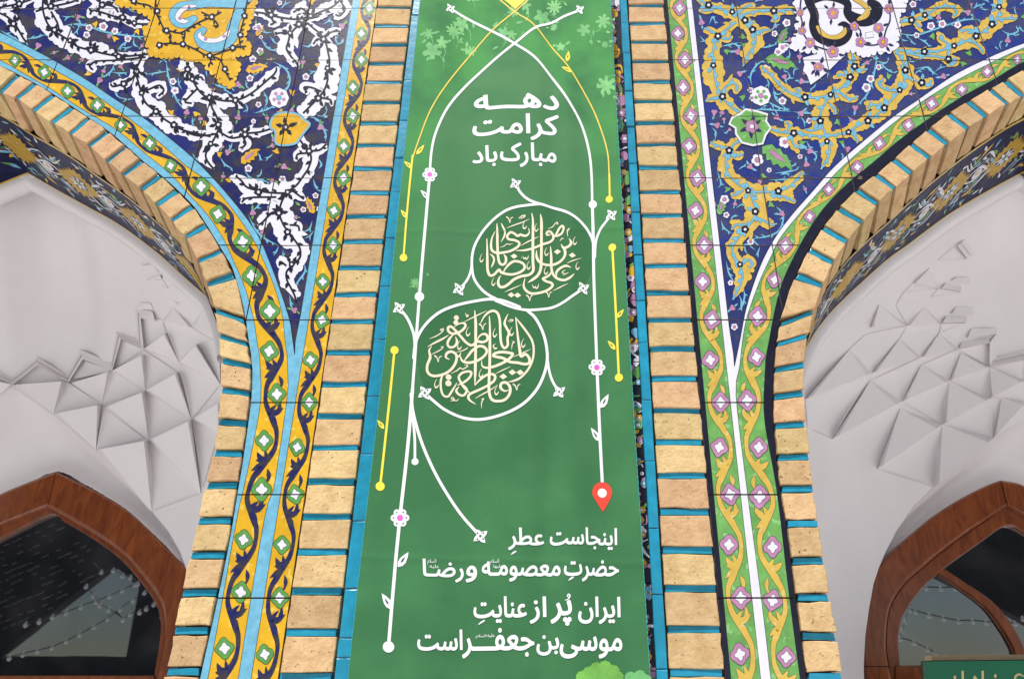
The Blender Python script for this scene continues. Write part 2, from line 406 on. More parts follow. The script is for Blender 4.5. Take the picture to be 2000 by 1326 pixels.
def bud(P, x, y, s, ly, side, rnd):
    a = rnd.uniform(0, 6.28)
    for i in range(3):
        P.disc(x+cos(a+i*2.1)*s*.35, y+sin(a+i*2.1)*s*.35, s*.42, ly, 'pink', 7, line=.6)
    lm = 'lime' if side == 'L' else 'sky'
    P.leaf(x+cos(a)*s*.6, y+sin(a)*s*.6, a+rnd.uniform(-.4, .4), s*1.3, s*.6, ly, lm, line=.5)
    if rnd.random() < .6: P.leaf(x-cos(a)*s*.6, y-sin(a)*s*.6, a+pi+rnd.uniform(-.5, .5), s*1.1, s*.5, ly, lm, line=.5)
def rosette(P, x, y, s, ly, side, rnd):
    P.flower(x, y, s, ly, 'white', 'pink', .42, 5, line=.5, rot=rnd.uniform(0, 6))
def big_rosette(P, x, y, r, ly, side):
    P.flower(x, y, r, ly, 'white', 'sky' if side == 'L' else 'pink', .25, 8, line=.6)
    for i in range(5):
        a = 2*pi*i/5+.3; P.disc(x+cos(a)*r*.52, y+sin(a)*r*.52, r*.2, ly+.7, 'pink' if side == 'L' else 'lime', 7, line=.6)
def thorny(P, pts, w, ly, m, rnd, line=.5):
    c = P.stroke([(x, y) for x, y in pts], ly, m, w=w, line=line, n=6, taper=(.15, .2))
    acc = 0
    for i in range(1, len(c)-1):
        acc += math.dist(c[i][:2], c[i-1][:2])
        if acc > 12:
            acc = 0; a = atan2(c[i+1][1]-c[i-1][1], c[i+1][0]-c[i-1][0])
            P.leaf(c[i][0], c[i][1], a+rnd.choice((-1, 1))*rnd.uniform(.5, .9), rnd.uniform(7, 11), w*.9, ly, m, line=line)
def spray(P, x, y, ang, s, side, ly, rnd):
    """small serrated leaf flower with white rosettes"""
    base = 'yellow' if side == 'L' else 'lime'
    ca, sa = cos(ang), sin(ang); O = []
    prof = [(0, .05), (.12, .28), (.2, .2), (.32, .40), (.4, .28), (.55, .42), (.62, .27), (.78, .33), (.85, .16), (1.05, .18), (.95, 0), (.8, -.12), (.7, -.22), (.6, -.16), (.45, -.28), (.35, -.18), (.2, -.24), (.1, -.12)]
    P.blob([(x+ca*u*s-sa*v*s*.72, y+sa*u*s+ca*v*s*.72) for u, v in prof], ly, base, line=.6)
    P.leaf(x+ca*s*.2, y+sa*s*.2, ang+.05, s*.6, s*.16, ly+.6, 'pink', line=.5)
    for u, v in ((.45, -.42), (.1, .42)):
        rosette(P, x+ca*u*s-sa*v*s, y+sa*u*s+ca*v*s, s*.17, ly+.6, side, rnd)
    P.leaf(x+ca*s*.75-sa*-.5*s, y+sa*s*.75+ca*-.5*s, ang-.5, s*.35, s*.16, ly, 'lime' if side == 'L' else 'sky', line=.5)

def ribbon(P, pts, side, fl=(), seedn=0, stem=True, lobes=1.0, knots=True, ly=3):
    """broad scrolling ribbon with lobed edges, stem, leaves and flowers inside"""
    rnd = random.Random(seedn)
    fill = 'white' if side == 'L' else 'ochre'; ln = .5 if side == 'L' else .7
    k_ = 1.36 if side == 'L' else 1.12
    pts = [(p[0], p[1], p[2]*k_+1 if p[2] > 3 else p[2]) for p in pts]
    c = cr(pts, 7)
    P.stroke(pts, ly, fill, line=ln, n=7)
    L = 0; nxt = 9; sgn = rnd.choice((-1, 1))
    for i in range(2, len(c)-2):
        L += math.dist(c[i][:2], c[i-1][:2])
        if L > nxt:
            nxt = L+rnd.uniform(11, 19); w_ = c[i][2]
            if w_ < 9: continue
            a = atan2(c[i+1][1]-c[i-1][1], c[i+1][0]-c[i-1][0])
            if rnd.random() < .93*lobes:
                for j in range(rnd.choice((1, 2, 3))):
                    d = w_*.36*sgn; r = w_*rnd.uniform(.26, .34)
                    P.disc(c[i][0]-sin(a)*d+cos(a)*j*r*1.3, c[i][1]+cos(a)*d+sin(a)*j*r*1.3, r, ly, fill, 9, line=ln)
            else:
                P.leaf(c[i][0]-sin(a)*w_*.35*sgn, c[i][1]+cos(a)*w_*.35*sgn, a+sgn*rnd.uniform(.5, .8)+(pi if rnd.random() < .3 else 0)*0, w_*.75, w_*.36, ly, fill, line=ln)
            sgn = -sgn
    if not stem: return
    sm = 'black' if side == 'L' else 'sky'
    s2 = [(p[0], p[1], (4.0 if side == 'L' else 3.2)) for p in pts]
    P.stroke(s2, ly+1.2, sm, line=0 if side == 'L' else .6, n=7, cap=False)
    L = 0; nxt = 6
    for i in range(1, len(c)-1):
        L += math.dist(c[i][:2], c[i-1][:2])
        if L > nxt and c[i][2] > 6:
            nxt = L+rnd.uniform(12, 20)
            a = atan2(c[i+1][1]-c[i-1][1], c[i+1][0]-c[i-1][0])
            s_ = rnd.choice((-1, 1)); w_ = min(c[i][2], 22)
            P.leaf(c[i][0], c[i][1], a+s_*rnd.uniform(.5, 1.0), w_*rnd.uniform(.46, .62), w_*.34, ly+1.2, sm, line=0 if side == 'L' else .5)
    for fi, (x, y) in enumerate(fl):
        r = 7.6 if fi % 3 != 1 else 6.2
        for q in range(3 if side == 'L' else 2):
            a = rnd.uniform(0, 6.28)
            P.leaf(x+cos(a)*r*.8, y+sin(a)*r*.8, a, 13, 8, ly+1.3, 'black' if side == 'L' else 'sky', line=0 if side == 'L' else .5)
        P.flower(x, y, r*1.05, ly+1.8, 'black', 'white', .36, 5, rot=rnd.uniform(0, 3))

# ------------------------------------------------------------------ ribbons traced from the photo
RL = [ # left panel: white ribbons
 ([(86,-10,18),(84,12,20),(87,32,24),(95,50,24),(107,62,22),(125,74,24),(139,82,20),(152,92,18),(178,99,22),(205,106,14),(235,111,11),(262,110,10),(290,107,9)], [(107,60),(137,80),(178,99),(232,112)]),
 ([(100,24,9),(112,45,12),(116,60,14),(120,66,6)], []),
 ([(176,30,10),(182,22,14),(200,26,14),(225,34,13),(240,36,12),(262,47,12),(288,49,9),(302,47,3)], [(240,36),(263,47)]),
 ([(0,27,12),(14,34,14),(28,46,17),(38,62,12),(46,76,10),(52,84,2)], [(27,48)]),
 ([(-60,20,14),(-20,18,14),(10,14,14),(38,8,12),(62,0,8)], [(38,9)]),
 ([(70,24,4),(100,15,9),(140,6,10),(165,-6,10)], [(100,14)]),
 ([(178,-8,14),(200,8,17),(222,14,12),(232,26,4)], [(200,11)]),
 ([(283,104,9),(272,124,13),(266,141,16),(270,160,18),(277,183,22),(285,202,24),(305,219,26),(322,234,19),(340,245,18),(358,255,16),(385,262,11),(412,268,10)], [(267,141),(277,183),(305,219),(340,245)]),
 ([(277,183,10),(295,174,14),(312,168,13),(320,178,9),(310,189,7)], []),
 ([(266,141,5),(258,155,9),(240,165,12),(222,170,12),(216,165,4)], [(242,165)]),
 ([(285,113,6),(250,117,9),(222,119,10),(190,121,11),(176,130,12),(182,138,8)], []),
 ([(372,112,14),(366,126,17),(370,140,18),(376,156,18),(386,174,24),(398,187,22),(414,193,18),(440,198,16),(460,197,17),(480,190,15),(500,177,13),(520,160,15),(535,147,15),(541,137,8)], [(367,137),(376,156),(410,192),(460,197)]),
 ([(376,156,10),(392,152,9),(397,158,5)], []),
 ([(386,174,12),(372,188,14),(362,200,10),(375,203,6)], []),
 ([(412,193,12),(414,210,13),(422,226,20),(428,245,28),(424,262,24),(414,280,14),(406,292,16),(402,305,18),(407,318,12),(418,331,2)], [(427,245),(412,282)]),
 ([(426,262,6),(400,266,10),(378,264,14),(352,252,8)], []),
 ([(428,258,8),(450,270,10),(470,268,12),(482,262,15),(508,259,11),(532,252,9)], [(479,264)]),
 ([(475,268,10),(480,282,16),(472,290,6)], []),
 ([(492,25,9),(512,27,11),(532,32,13),(556,37,11),(580,39,9),(604,34,15),(626,25,15),(650,14,15),(668,-2,12)], [(530,31),(607,33)]),
 ([(573,26,8),(588,18,13),(603,28,10)], []),
 ([(530,36,9),(535,46,13),(528,50,6)], []),
 ([(604,38,10),(585,50,15),(569,66,22),(563,84,19),(560,97,15),(569,112,13),(578,122,10),(584,134,3)], [(584,49),(567,66)]),
 ([(569,66,8),(545,66,12),(538,70,3)], []),
 ([(600,46,7),(614,58,11),(626,68,14),(636,84,16),(641,104,22),(644,124,26),(640,142,30),(640,158,30),(634,176,24),(622,192,22),(608,206,18),(592,222,12)], [(632,78),(640,135),(622,193)]),
 ([(634,72,8),(648,64,11),(660,62,9),(664,64,2)], []),
 ([(628,180,12),(608,172,13),(594,172,14),(600,182,6)], []),
 ([(628,192,9),(645,196,9),(648,206,4)], []),
 ([(612,88,6),(620,78,9),(632,80,7)], []),
 ([(578,258,9),(590,280,13),(602,294,18),(608,310,20),(602,330,17),(594,342,15),(580,362,17),(562,376,26),(551,394,26),(546,416,28),(552,436,30),(562,452,26),(576,470,22),(586,486,20),(586,504,20),(572,518,22),(560,532,22),(561,548,20),(568,562,14),(575,576,7),(579,590,1)], [(604,296),(562,376),(545,417),(562,454),(570,517)]),
 ([(608,296,8),(624,294,13),(634,286,9),(637,282,2)], []),
 ([(598,300,8),(582,302,12),(578,312,6)], []),
 ([(562,378,16),(540,378,22),(520,376,22),(500,372,22),(482,366,20),(472,354,16),(460,344,6)], [(505,376)]),
 ([(540,386,14),(505,386,14),(482,388,12),(472,396,4)], []),
 ([(548,410,14),(528,420,14),(512,436,12),(504,440,3)], []),
 ([(570,372,10),(586,384,12),(594,390,6)], []),
 ([(566,440,12),(582,442,12),(585,452,6)], []),
 ([(560,520,12),(548,512,12),(546,520,6)], []),
 ([(660,-5,12),(668,8,14),(674,20,12),(664,32,10),(655,30,5)], []),
]
RR = [ # right panel: ochre ribbons
 ([(1362,-4,9),(1384,12,15),(1404,19,18),(1430,26,22),(1446,36,22),(1457,46,20),(1467,58,22),(1476,74,24),(1473,90,22),(1463,104,16),(1456,118,10),(1451,131,2)], [(1384,11),(1430,25),(1455,41),(1470,59)]),
 ([(1368,22,6),(1380,22,12),(1396,18,9)], []),
 ([(1443,32,10),(1465,26,12),(1490,22,14),(1515,24,15),(1535,21,13),(1553,22,11)], [(1511,23)]),
 ([(1515,28,10),(1516,38,12),(1508,42,5)], []),
 ([(1444,26,8),(1456,15,11),(1470,12,10)], []),
 ([(1476,64,8),(1492,60,12),(1503,60,5)], []),
 ([(1438,44,12),(1420,58,16),(1403,72,20),(1395,90,20),(1392,108,24),(1394,130,32),(1396,150,28),(1400,170,24),(1410,190,22),(1421,203,18),(1434,215,14),(1448,224,8)], [(1402,72),(1393,129),(1411,190)]),
 ([(1402,68,10),(1385,60,12),(1376,57,3)], []),
 ([(1405,74,8),(1420,78,12),(1428,74,6)], []),
 ([(1408,185,12),(1416,172,14),(1430,164,18),(1440,170,16),(1438,180,8)], []),
 ([(1404,190,10),(1388,194,12),(1380,198,4)], []),
 ([(1462,262,10),(1444,274,13),(1424,293,20),(1418,312,20),(1419,332,20),(1428,348,22),(1444,362,22),(1461,373,28),(1470,392,26),(1476,414,30),(1468,434,26),(1454,450,24),(1441,466,22),(1431,482,20),(1430,498,18),(1442,516,22),(1450,536,22),(1446,556,16),(1438,572,10),(1431,586,1)], [(1424,295),(1461,373),(1475,414),(1455,449),(1445,517)]),
 ([(1420,290,10),(1404,286,14),(1392,282,10),(1388,278,2)], []),
 ([(1426,300,8),(1442,306,14),(1448,300,8)], []),
 ([(1461,374,20),(1490,376,24),(1520,374,24),(1543,364,18),(1556,350,14),(1566,338,6)], [(1520,374)]),
 ([(1510,382,14),(1535,386,14),(1550,394,8)], []),
 ([(1474,424,14),(1492,432,16),(1506,440,8),(1516,438,3)], []),
 ([(1452,372,14),(1436,382,14),(1430,380,6)], []),
 ([(1448,518,12),(1462,508,14),(1470,516,12),(1462,524,6)], []),
 ([(1456,440,12),(1438,440,12),(1430,448,4)], []),
 ([(1494,247,8),(1515,257,12),(1532,260,15),(1551,261,18),(1580,265,12),(1605,267,12),(1632,264,12),(1657,257,17),(1676,246,18),(1695,236,20),(1712,225,22),(1728,210,24),(1743,194,24),(1757,177,24),(1765,160,22),(1768,138,22),(1763,120,16),(1750,100,10)], [(1550,261),(1657,259),(1695,237),(1727,212),(1757,177),(1768,138)]),
 ([(1551,262,14),(1546,276,16),(1554,286,10),(1562,290,2)], []),
 ([(1540,255,9),(1541,244,12),(1534,240,5)], []),
 ([(1664,262,9),(1674,272,11),(1674,280,3)], []),
 ([(1757,178,14),(1738,178,14),(1722,172,14),(1716,162,13),(1726,158,8)], []),
 ([(1727,210,12),(1712,206,14),(1698,208,12),(1694,214,5)], []),
 ([(1768,150,8),(1784,155,12),(1800,166,16),(1815,164,14),(1818,157,8)], [(1800,163)]),
 ([(1750,98,7),(1778,102,13),(1805,103,12),(1835,100,13),(1860,92,18),(1882,84,22),(1905,72,24),(1924,60,24),(1938,48,26),(1950,30,22),(1952,14,20),(1947,-5,14)], [(1805,102),(1863,91),(1906,72),(1937,49),(1951,15)]),
 ([(1862,92,14),(1848,84,14),(1836,76,12),(1840,70,6)], []),
 ([(1770,104,7),(1800,110,9),(1830,111,10),(1852,116,16),(1866,122,14),(1852,128,6)], [(1852,117)]),
 ([(1895,80,10),(1912,92,10),(1920,104,6)], []),
 ([(1944,40,10),(1964,38,14),(1980,38,8),(1986,38,2)], []),
 ([(1905,66,12),(1890,60,14),(1876,64,10)], []),
 ([(1740,40,6),(1760,44,12),(1780,41,13),(1806,32,16),(1830,18,15),(1852,14,14),(1868,24,14),(1862,34,6)], [(1780,41),(1806,31)]),
 ([(1785,44,8),(1795,52,10),(1797,56,3)], []),
 ([(1487,132,6),(1496,140,15),(1506,148,14),(1518,162,13),(1534,176,15),(1552,187,16),(1573,192,17),(1600,191,17),(1622,186,22),(1638,176,20),(1651,165,18),(1661,150,18),(1668,133,18),(1665,112,12),(1662,100,4)], [(1572,191),(1622,186),(1660,152),(1669,131)]),
 ([(1640,182,10),(1652,192,14),(1668,194,12),(1674,190,4)], []),
 ([(1560,186,8),(1560,178,11),(1552,176,5)], []),
 ([(1670,138,8),(1684,138,11),(1694,136,2)], []),
 ([(1650,150,8),(1640,146,11),(1636,152,5)], []),
 ([(1620,188,16),(1610,206,18),(1603,220,22),(1603,238,26),(1609,256,24),(1615,272,22),(1620,290,24),(1618,306,18),(1610,320,9),(1603,332,1)], [(1602,237),(1615,277)]),
 ([(1604,250,12),(1586,256,12),(1572,254,3)], []),
 ([(1620,204,8),(1632,218,9),(1628,224,3)], []),
]
SL = [ # thin light blue stems, left
 [(125,52),(150,48),(175,53),(200,62),(230,68),(270,73),(290,72)], [(262,74),(262,88),(272,94)], [(258,78),(240,88),(228,102)],
 [(325,120),(328,145),(335,170),(345,195),(358,215)], [(328,140),(308,143),(284,147)], [(225,120),(219,138),(205,150),(195,152)], [(218,142),(236,144),(250,142)],
 [(0,60),(18,70),(40,82),(55,84)], [(48,78),(72,74),(90,68)], [(160,55),(155,42),(150,35)],
 [(508,72),(522,94),(546,103)], [(534,122),(556,134),(566,152),(562,172),(548,188)], [(495,222),(520,215),(542,204)], [(515,216),(522,196),(514,178)], [(500,222),(525,220)],
 [(590,90),(604,92),(612,82)], [(630,50),(645,42),(652,52)], [(655,88),(668,84),(672,76)], [(618,225),(630,228),(640,215)], [(600,228),(622,236),(636,262),(636,278)],
 [(413,162),(430,170),(452,172),(470,168)], [(478,160),(492,155),(498,145)], [(440,300),(450,290),(454,278)], [(430,308),(440,322),(455,330)], [(375,300),(385,312),(398,316)],
 [(476,332),(490,348),(510,352),(528,358)], [(490,415),(505,402),(508,392)], [(485,420),(500,450),(520,468),(545,480)], [(545,480),(540,492),(534,500)], [(560,476),(572,488),(575,498)],
 [(612,350),(616,364),(622,374)], [(610,432),(604,448),(588,455)], [(594,515),(596,530),(584,548),(572,562)], [(566,575),(568,595),(574,606)], [(620,308),(628,322),(622,330)],
]
SR = [
 [(1755,66),(1785,70),(1815,62),(1850,50),(1885,40),(1915,40)], [(1775,74),(1782,84),(1778,82)], [(1790,74),(1808,84),(1815,94)], [(1705,100),(1712,115),(1708,140),(1702,165),(1690,190),(1672,208)],
 [(1712,118),(1728,124),(1738,116)], [(1712,118),(1735,138),(1752,144)], [(1785,135),(1812,132),(1820,140),(1832,148)], [(1812,132),(1812,120)], [(1895,22),(1910,12),(1925,10)],
 [(1955,60),(1972,68),(1988,62),(1984,50)], [(1972,68),(1996,72)], [(1440,280),(1436,262)], [(1475,95),(1500,92),(1520,86)], [(1468,168),(1466,148),(1478,128),(1496,116)],
 [(1495,196),(1515,208),(1545,219)], [(1510,172),(1516,195),(1540,217)], [(1470,215),(1500,215),(1545,219)], [(1545,219),(1580,222),(1600,220)], [(1530,160),(1542,152),(1538,140)], [(1542,152),(1562,158)],
 [(1575,275),(1582,290),(1594,305),(1590,320)], [(1590,304),(1620,310)], [(1630,300),(1645,300)], [(1408,92),(1425,88),(1445,84)], [(1428,84),(1442,92),(1445,102)], [(1385,50),(1392,34),(1398,50)],
 [(1390,250),(1398,260),(1396,276)], [(1406,250),(1415,262)], [(1408,430),(1414,446),(1432,458)], [(1400,330),(1408,358),(1402,368)], [(1515,404),(1524,412),(1530,424),(1522,450),(1500,462),(1462,468)],
 [(1476,490),(1460,478),(1448,482)], [(1484,482),(1480,494),(1476,500)], [(1418,510),(1424,535),(1436,554)], [(1452,562),(1454,580),(1448,600),(1440,606)], [(1500,352),(1540,350),(1580,340)], [(1510,340),(1540,336),(1560,332)],
 [(1590,348),(1580,345)], [(1660,300),(1640,308)], [(1930,90),(1945,92)],
]
FL = [('s',500,70,-1.0,24),('s',480,138,-.25,42),('s',470,318,-.7,44),('s',612,418,-2.0,34),('r',545,192,19),('r2',174,55,7),('r2',202,53,9),('r2',225,62,7),('r2',250,77,7),('r2',338,160,7),('r2',342,178,8),('r2',505,54,8),('r2',505,205,6),
      ('b',152,34),('b',75,90),('b',195,158),('b',365,220),('b',465,166),('b',465,230),('b',626,250),('b',445,298),('b',555,326),('b',494,416),('b',575,606),('b',668,52),('b',20,100),('b',310,52)]
FR = [('s',1520,88,-1.15,36),('s',1496,112,.25,60),('s',1490,285,.6,70),('s',1403,420,-1.3,36),('r',1486,188,19),('r2',1818,52,8),('r2',1840,48,8),('r2',1870,50,7),('r2',1790,70,6),('r2',1700,155,8),('r2',1692,172,9),('r2',1716,132,6),('r2',1528,198,8),('r2',1520,102,8),('r2',1536,46,8),('r2',1415,390,9),
      ('b',1842,150),('b',1968,80),('b',1890,26),('b',1670,212),('b',1565,222),('b',1400,246),('b',1517,230),('b',1582,296),('b',1465,326),('b',1527,418),('b',1430,602),('b',1445,145),('b',1440,102),('b',1395,220),('b',1566,160),('b',1370,45),('b',1655,292),('b',1575,322)]

def spandrel(side):
    A = AL if side == 'L' else AR
    P = Painter(w2)
    ex = lambda k: crown_ext(A[k], side)
    yl = TIP[side][1]
    if side == 'L':
        xo, xb, xn = vline(-.1466), vline(-.1608), vline(-.1667)      # brick edge, blue/yellow, navy/blue
        b_blue, b_band, b_edge = 'sky', 'yellow', None
    else:
        xo, xb, xn = vline(.0911), vline(.1097), vline(.1143)
        b_blue, b_band = 'white', 'lime'
    band0 = vline(.0939) if side == 'R' else xo
    # ---- cells
    rows = [ydiv(k) for k in range(-2, 10)]
    rb = [-.3915-.0643*3, -.3915-.0643*2, -.3915-.0643, -.3915, -.3273, -.2635, -.2019, -.10] if side == 'L' else [.08, .1505, .2154, .2795, .344, .409, .474, .539, .6]
    a0 = [w2(*p) for p in cr(down_ext(ex('A0')), 3)]
    xc = XC[side]
    mir = [(2*xc-x, z) for x, z in a0 if abs(x-xc) < .45][::-1]
    topz = w2(0, rows[0])[1]; botz = w2(0, rows[-1])[1]
    xe = xo(0); re = (-.1466 if side == 'L' else .0911)*3.4428
    shape = mir+a0[1:]
    shape = [(x, z) for x, z in shape if z > botz]
    xl = shape[0][0]
    shape += [(shape[-1][0], botz), (re, botz), (re, topz), (xl, topz)]
    root = empty('tiled_spandrel', W(TIP[side][0], 1326))
    cells = []; rnd = random.Random(3)
    for r in range(len(rows)-1):
        z1, z0 = w2(0, rows[r])[1], w2(0, rows[r+1])[1]
        for c in range(len(rb)-1):
            x0, x1 = rb[c]*3.4428, rb[c+1]*3.4428
            j = .0012+rnd.uniform(0, .0004)
            rect = (x0+j, x1-j, z0+j, z1-j)
            pl = clip_rect(shape, *rect)
            if len(pl) < 3 or abs(area(pl)) < 2e-5: continue
            # drop doubled points
            q = [pl[0]]
            for p in pl[1:]:
                if math.dist(p, q[-1]) > 1e-5: q.append(p)
            cells.append((rect, q, 'glazed_tile', 'navy'+side, (rnd.gauss(0, .004), 0, rnd.gauss(0, .003))))
    # ---- bands
    n1, n2 = 70, 26
    def split(k):
        c = ex(k); up = [p for p in c if p[1] <= yl]
        if up[-1][1] < yl: up.append((interp(c, yl), yl))
        lo = [(interp(c, yl), yl)]+[p for p in c if p[1] > yl+1]
        return up, (down_ext(lo) if len(lo) > 1 else None)
    R = {k: split(k) for k in ('A0', 'A1', 'A2', 'A3')}
    U = {k: resample(R[k][0], n1) for k in R}
    D = {k: resample(R[k][1], n2) for k in ('A0', 'A1', 'A2')}
    outer_m = 'sky' if side == 'L' else 'black'
    def strip(a, b, m, ly):
        for i in range(len(a)-1): P.piece([a[i], a[i+1], b[i+1], b[i]], ly, m)
    def edge(a, w_=1.0, ly=9.5): P.stroke([(x, y, w_) for x, y in a], ly, 'line', n=1, cap=False)
    strip(U['A0'], U['A1'], outer_m, 9); strip(U['A1'], U['A2'], b_band, 8.5); strip(U['A2'], U['A3'], b_blue, 9)
    strip(D['A0'], D['A1'], outer_m, 9); strip(D['A1'], D['A2'], b_band, 8.5)
    for k in ('A1', 'A2', 'A3'): edge(U[k])
    for k in ('A1', 'A2'): edge(D[k])
    ys = [-330+i*(yl+330)/40 for i in range(41)]
    v1 = [(xb(y), y) for y in ys]; v2 = [(xn(y), y) for y in ys]; v3 = [(band0(y), y) for y in ys]; v4 = [(xo(y), y) for y in ys]
    # last bit of navy closes on the tip
    v2 = [p if p[1] < yl-70 else (p[0]+(TIP[side][0]-p[0])*((p[1]-(yl-70))/70)**1.5, p[1]) for p in v2]
    strip(v2, v1, b_blue, 9); strip(v1, v3, b_band, 8.5)
    if side == 'R': strip(v3, v4, 'black', 9); edge(v3)
    edge(v1); edge(v2)
    a2 = [p for p in D['A2']]
    w1 = [(xb(p[1]), p[1]) for p in a2]; w3 = [(band0(p[1]), p[1]) for p in a2]; w4 = [(xo(p[1]), p[1]) for p in a2]
    strip(a2, w1, b_blue, 9); strip(w1, w3, b_band, 8.5); edge(w1)
    if side == 'R': strip(w3, w4, 'black', 9); edge(w3)
    # ---- vine borders
    def gv(u, t):
        y = yfrac(u); a, b = xb(y), band0(y)
        if side == 'L': return ((a+b)/2+t*(b-a)/2, y)
        return ((a+b)/2-t*(b-a)/2*-1*-1, y)
    def wv(u): y = yfrac(u); return abs(xb(y)-band0(y))
    vine_border(P, gv, wv, -1.6, 10.2, side, 10)
    c1 = U['A1']+D['A1'][1:]; c2 = U['A2']+D['A2'][1:]
    mid = [((a[0]+b[0])/2, (a[1]+b[1])/2) for a, b in zip(c1, c2)]
    mw = [w2(*p) for p in mid]; L = [0]
    for a, b in zip(mw, mw[1:]): L.append(L[-1]+math.dist(a, b))
    # unit: tile length; keep flowers on the joints of the upright part
    iu = min(range(len(mid)), key=lambda i: abs(mid[i][1]-ydiv(7)))
    per = .2085
    def ga(u, t):
        s = L[iu]+(u-7)*(per if u < 7 else .1995)
        s = min(max(s, 0), L[-1]-1e-4); j = max(i for i in range(len(L)) if L[i] <= s); j = min(j, len(L)-2)
        f = (s-L[j])/(L[j+1]-L[j]); x1 = c1[j][0]+(c1[j+1][0]-c1[j][0])*f; y1 = c1[j][1]+(c1[j+1][1]-c1[j][1])*f
        x2 = c2[j][0]+(c2[j+1][0]-c2[j][0])*f; y2 = c2[j][1]+(c2[j+1][1]-c2[j][1])*f
        return (x1+x2)/2+t*(x2-x1)/2, (y1+y2)/2+t*(y2-y1)/2
    def wa(u):
        a, b = ga(u, -1), ga(u, 1); return math.dist(a, b)*.97
    vine_border(P, ga, wa, 7-(L[iu]/per)+.05, 9.95, side, 10)
    # ---- scrollwork
    Rb, St, Fl = (RL, SL, FL) if side == 'L' else (RR, SR, FR)
    for i, (pts, fl) in enumerate(Rb): ribbon(P, pts, side, fl, seedn=i+(0 if side == 'L' else 100), ly=3)
    rnd = random.Random(11)
    for s_ in St: thorny(P, s_, 3.4, 1.5, 'sky', rnd)
    for f in Fl:
        if f[0] == 's': spray(P, f[1], f[2], f[3], f[4], side, 2.2, rnd)
        elif f[0] == 'r': big_rosette(P, f[1], f[2], f[3], 2.2, side)
        elif f[0] == 'r2': rosette(P, f[1], f[2], f[3], 2.4, side, rnd)
        else: bud(P, f[1], f[2], 8.5, 2.2, side, rnd)
    # fill the free ground with sprigs
    occ = [(x, y, w_*.5+7) for pts, _ in Rb for x, y, w_ in cr(pts, 3)]+[(x, y, 6) for s_ in St for x, y in cr(s_, 3)]
    occ += [(f[1], f[2], 14 if f[0] != 's' else f[4]*.6) for f in Fl]
    med = MED[side]; ground = ([p for p in U['A3']]+[TIP[side]]+[(xn(y), y) for y in range(int(yl)-70, -300, -60)]+[(U['A3'][0][0], -300)])
    for _ in range(2600):
        x = rnd.uniform(*((-240, 705) if side == 'L' else (1345, 2230))); y = rnd.uniform(-290, yl-30)
        if not inside((x, y), ground) or any(inside((x, y), m_) for m_ in med): continue
        if any((x-a)**2+(y-b)**2 < r*r for a, b, r in occ): continue
        e = min(abs(x-p[0])+abs(y-p[1]) for p in U['A3'])
        if e < 14 or abs(x-xn(y)) < 10: continue
        k = rnd.random(); s_ = rnd.uniform(5, 7.5)
        if k < .30: bud(P, x, y, s_, 2.0, side, rnd)
        elif k < .42: rosette(P, x, y, s_, 2.0, side, rnd)
        elif k < .56:
            a = rnd.uniform(0, 6.28); P.blob([(x+cos(a+t)*r, y+sin(a+t)*r) for t, r in ((0, 9), (.7, 4), (1.6, 8), (2.6, 4), (3.4, 7), (4.4, 4))], 2.0, ('yellow' if side == 'L' else 'lime'), line=.6)
        else:
            a = rnd.uniform(0, 6.28); l = rnd.uniform(9, 14)
            thorny(P, [(x-cos(a)*l, y-sin(a)*l), (x+sin(a)*3, y-cos(a)*3), (x+cos(a)*l, y+sin(a)*l)], 2.8, 1.5, 'sky', rnd)
        occ.append((x, y, 12))
    # unseen top of the panel: a few more ribbons so the pattern goes on
    for i in range(9):
        x = rnd.uniform(-150, 650) if side == 'L' else rnd.uniform(1400, 2200); y = rnd.uniform(-260, -40)
        a = rnd.uniform(0, 6); ribbon(P, [(x+cos(a+t)*(30+12*t), y+sin(a+t)*(26+10*t), 10+3*sin(t*2)) for t in (0, .7, 1.4, 2.1, 2.8, 3.4)], side, [(x+cos(a+1.4)*47, y+sin(a+1.4)*40)], seedn=900+i, ly=3)
    medallions(P, side, rnd)
    for _ in range(150):
        if rnd.random() < .55: y = ydiv(rnd.randint(0, 9)); x = rnd.uniform(*((0, 720) if side == 'L' else (1310, 2000)))
        else: y = rnd.uniform(0, 700); x = CX+rnd.choice(rb)*(y+2350)
        k_ = rnd.uniform(.7, 2.6) if rnd.random() < .85 else rnd.uniform(2.5, 5)
        if not inside((x, y), U['A0']+D['A0'][1:]+[(xo(1450), 1450), (xo(-300), -300), (U['A0'][0][0], -300)]): continue
        P.blob([(x+cos(t*.9)*k_*rnd.uniform(.5, 1.5), y+sin(t*.9)*k_*rnd.uniform(.3, .9)) for t in range(7)], 12, rnd.choice(('body', 'body', 'mortar', 'white')))
    objs = P.build('spandrel', lambda a, b, h: Vector((a, -h, b)), cells, root, slab=.012)
    return root, objs

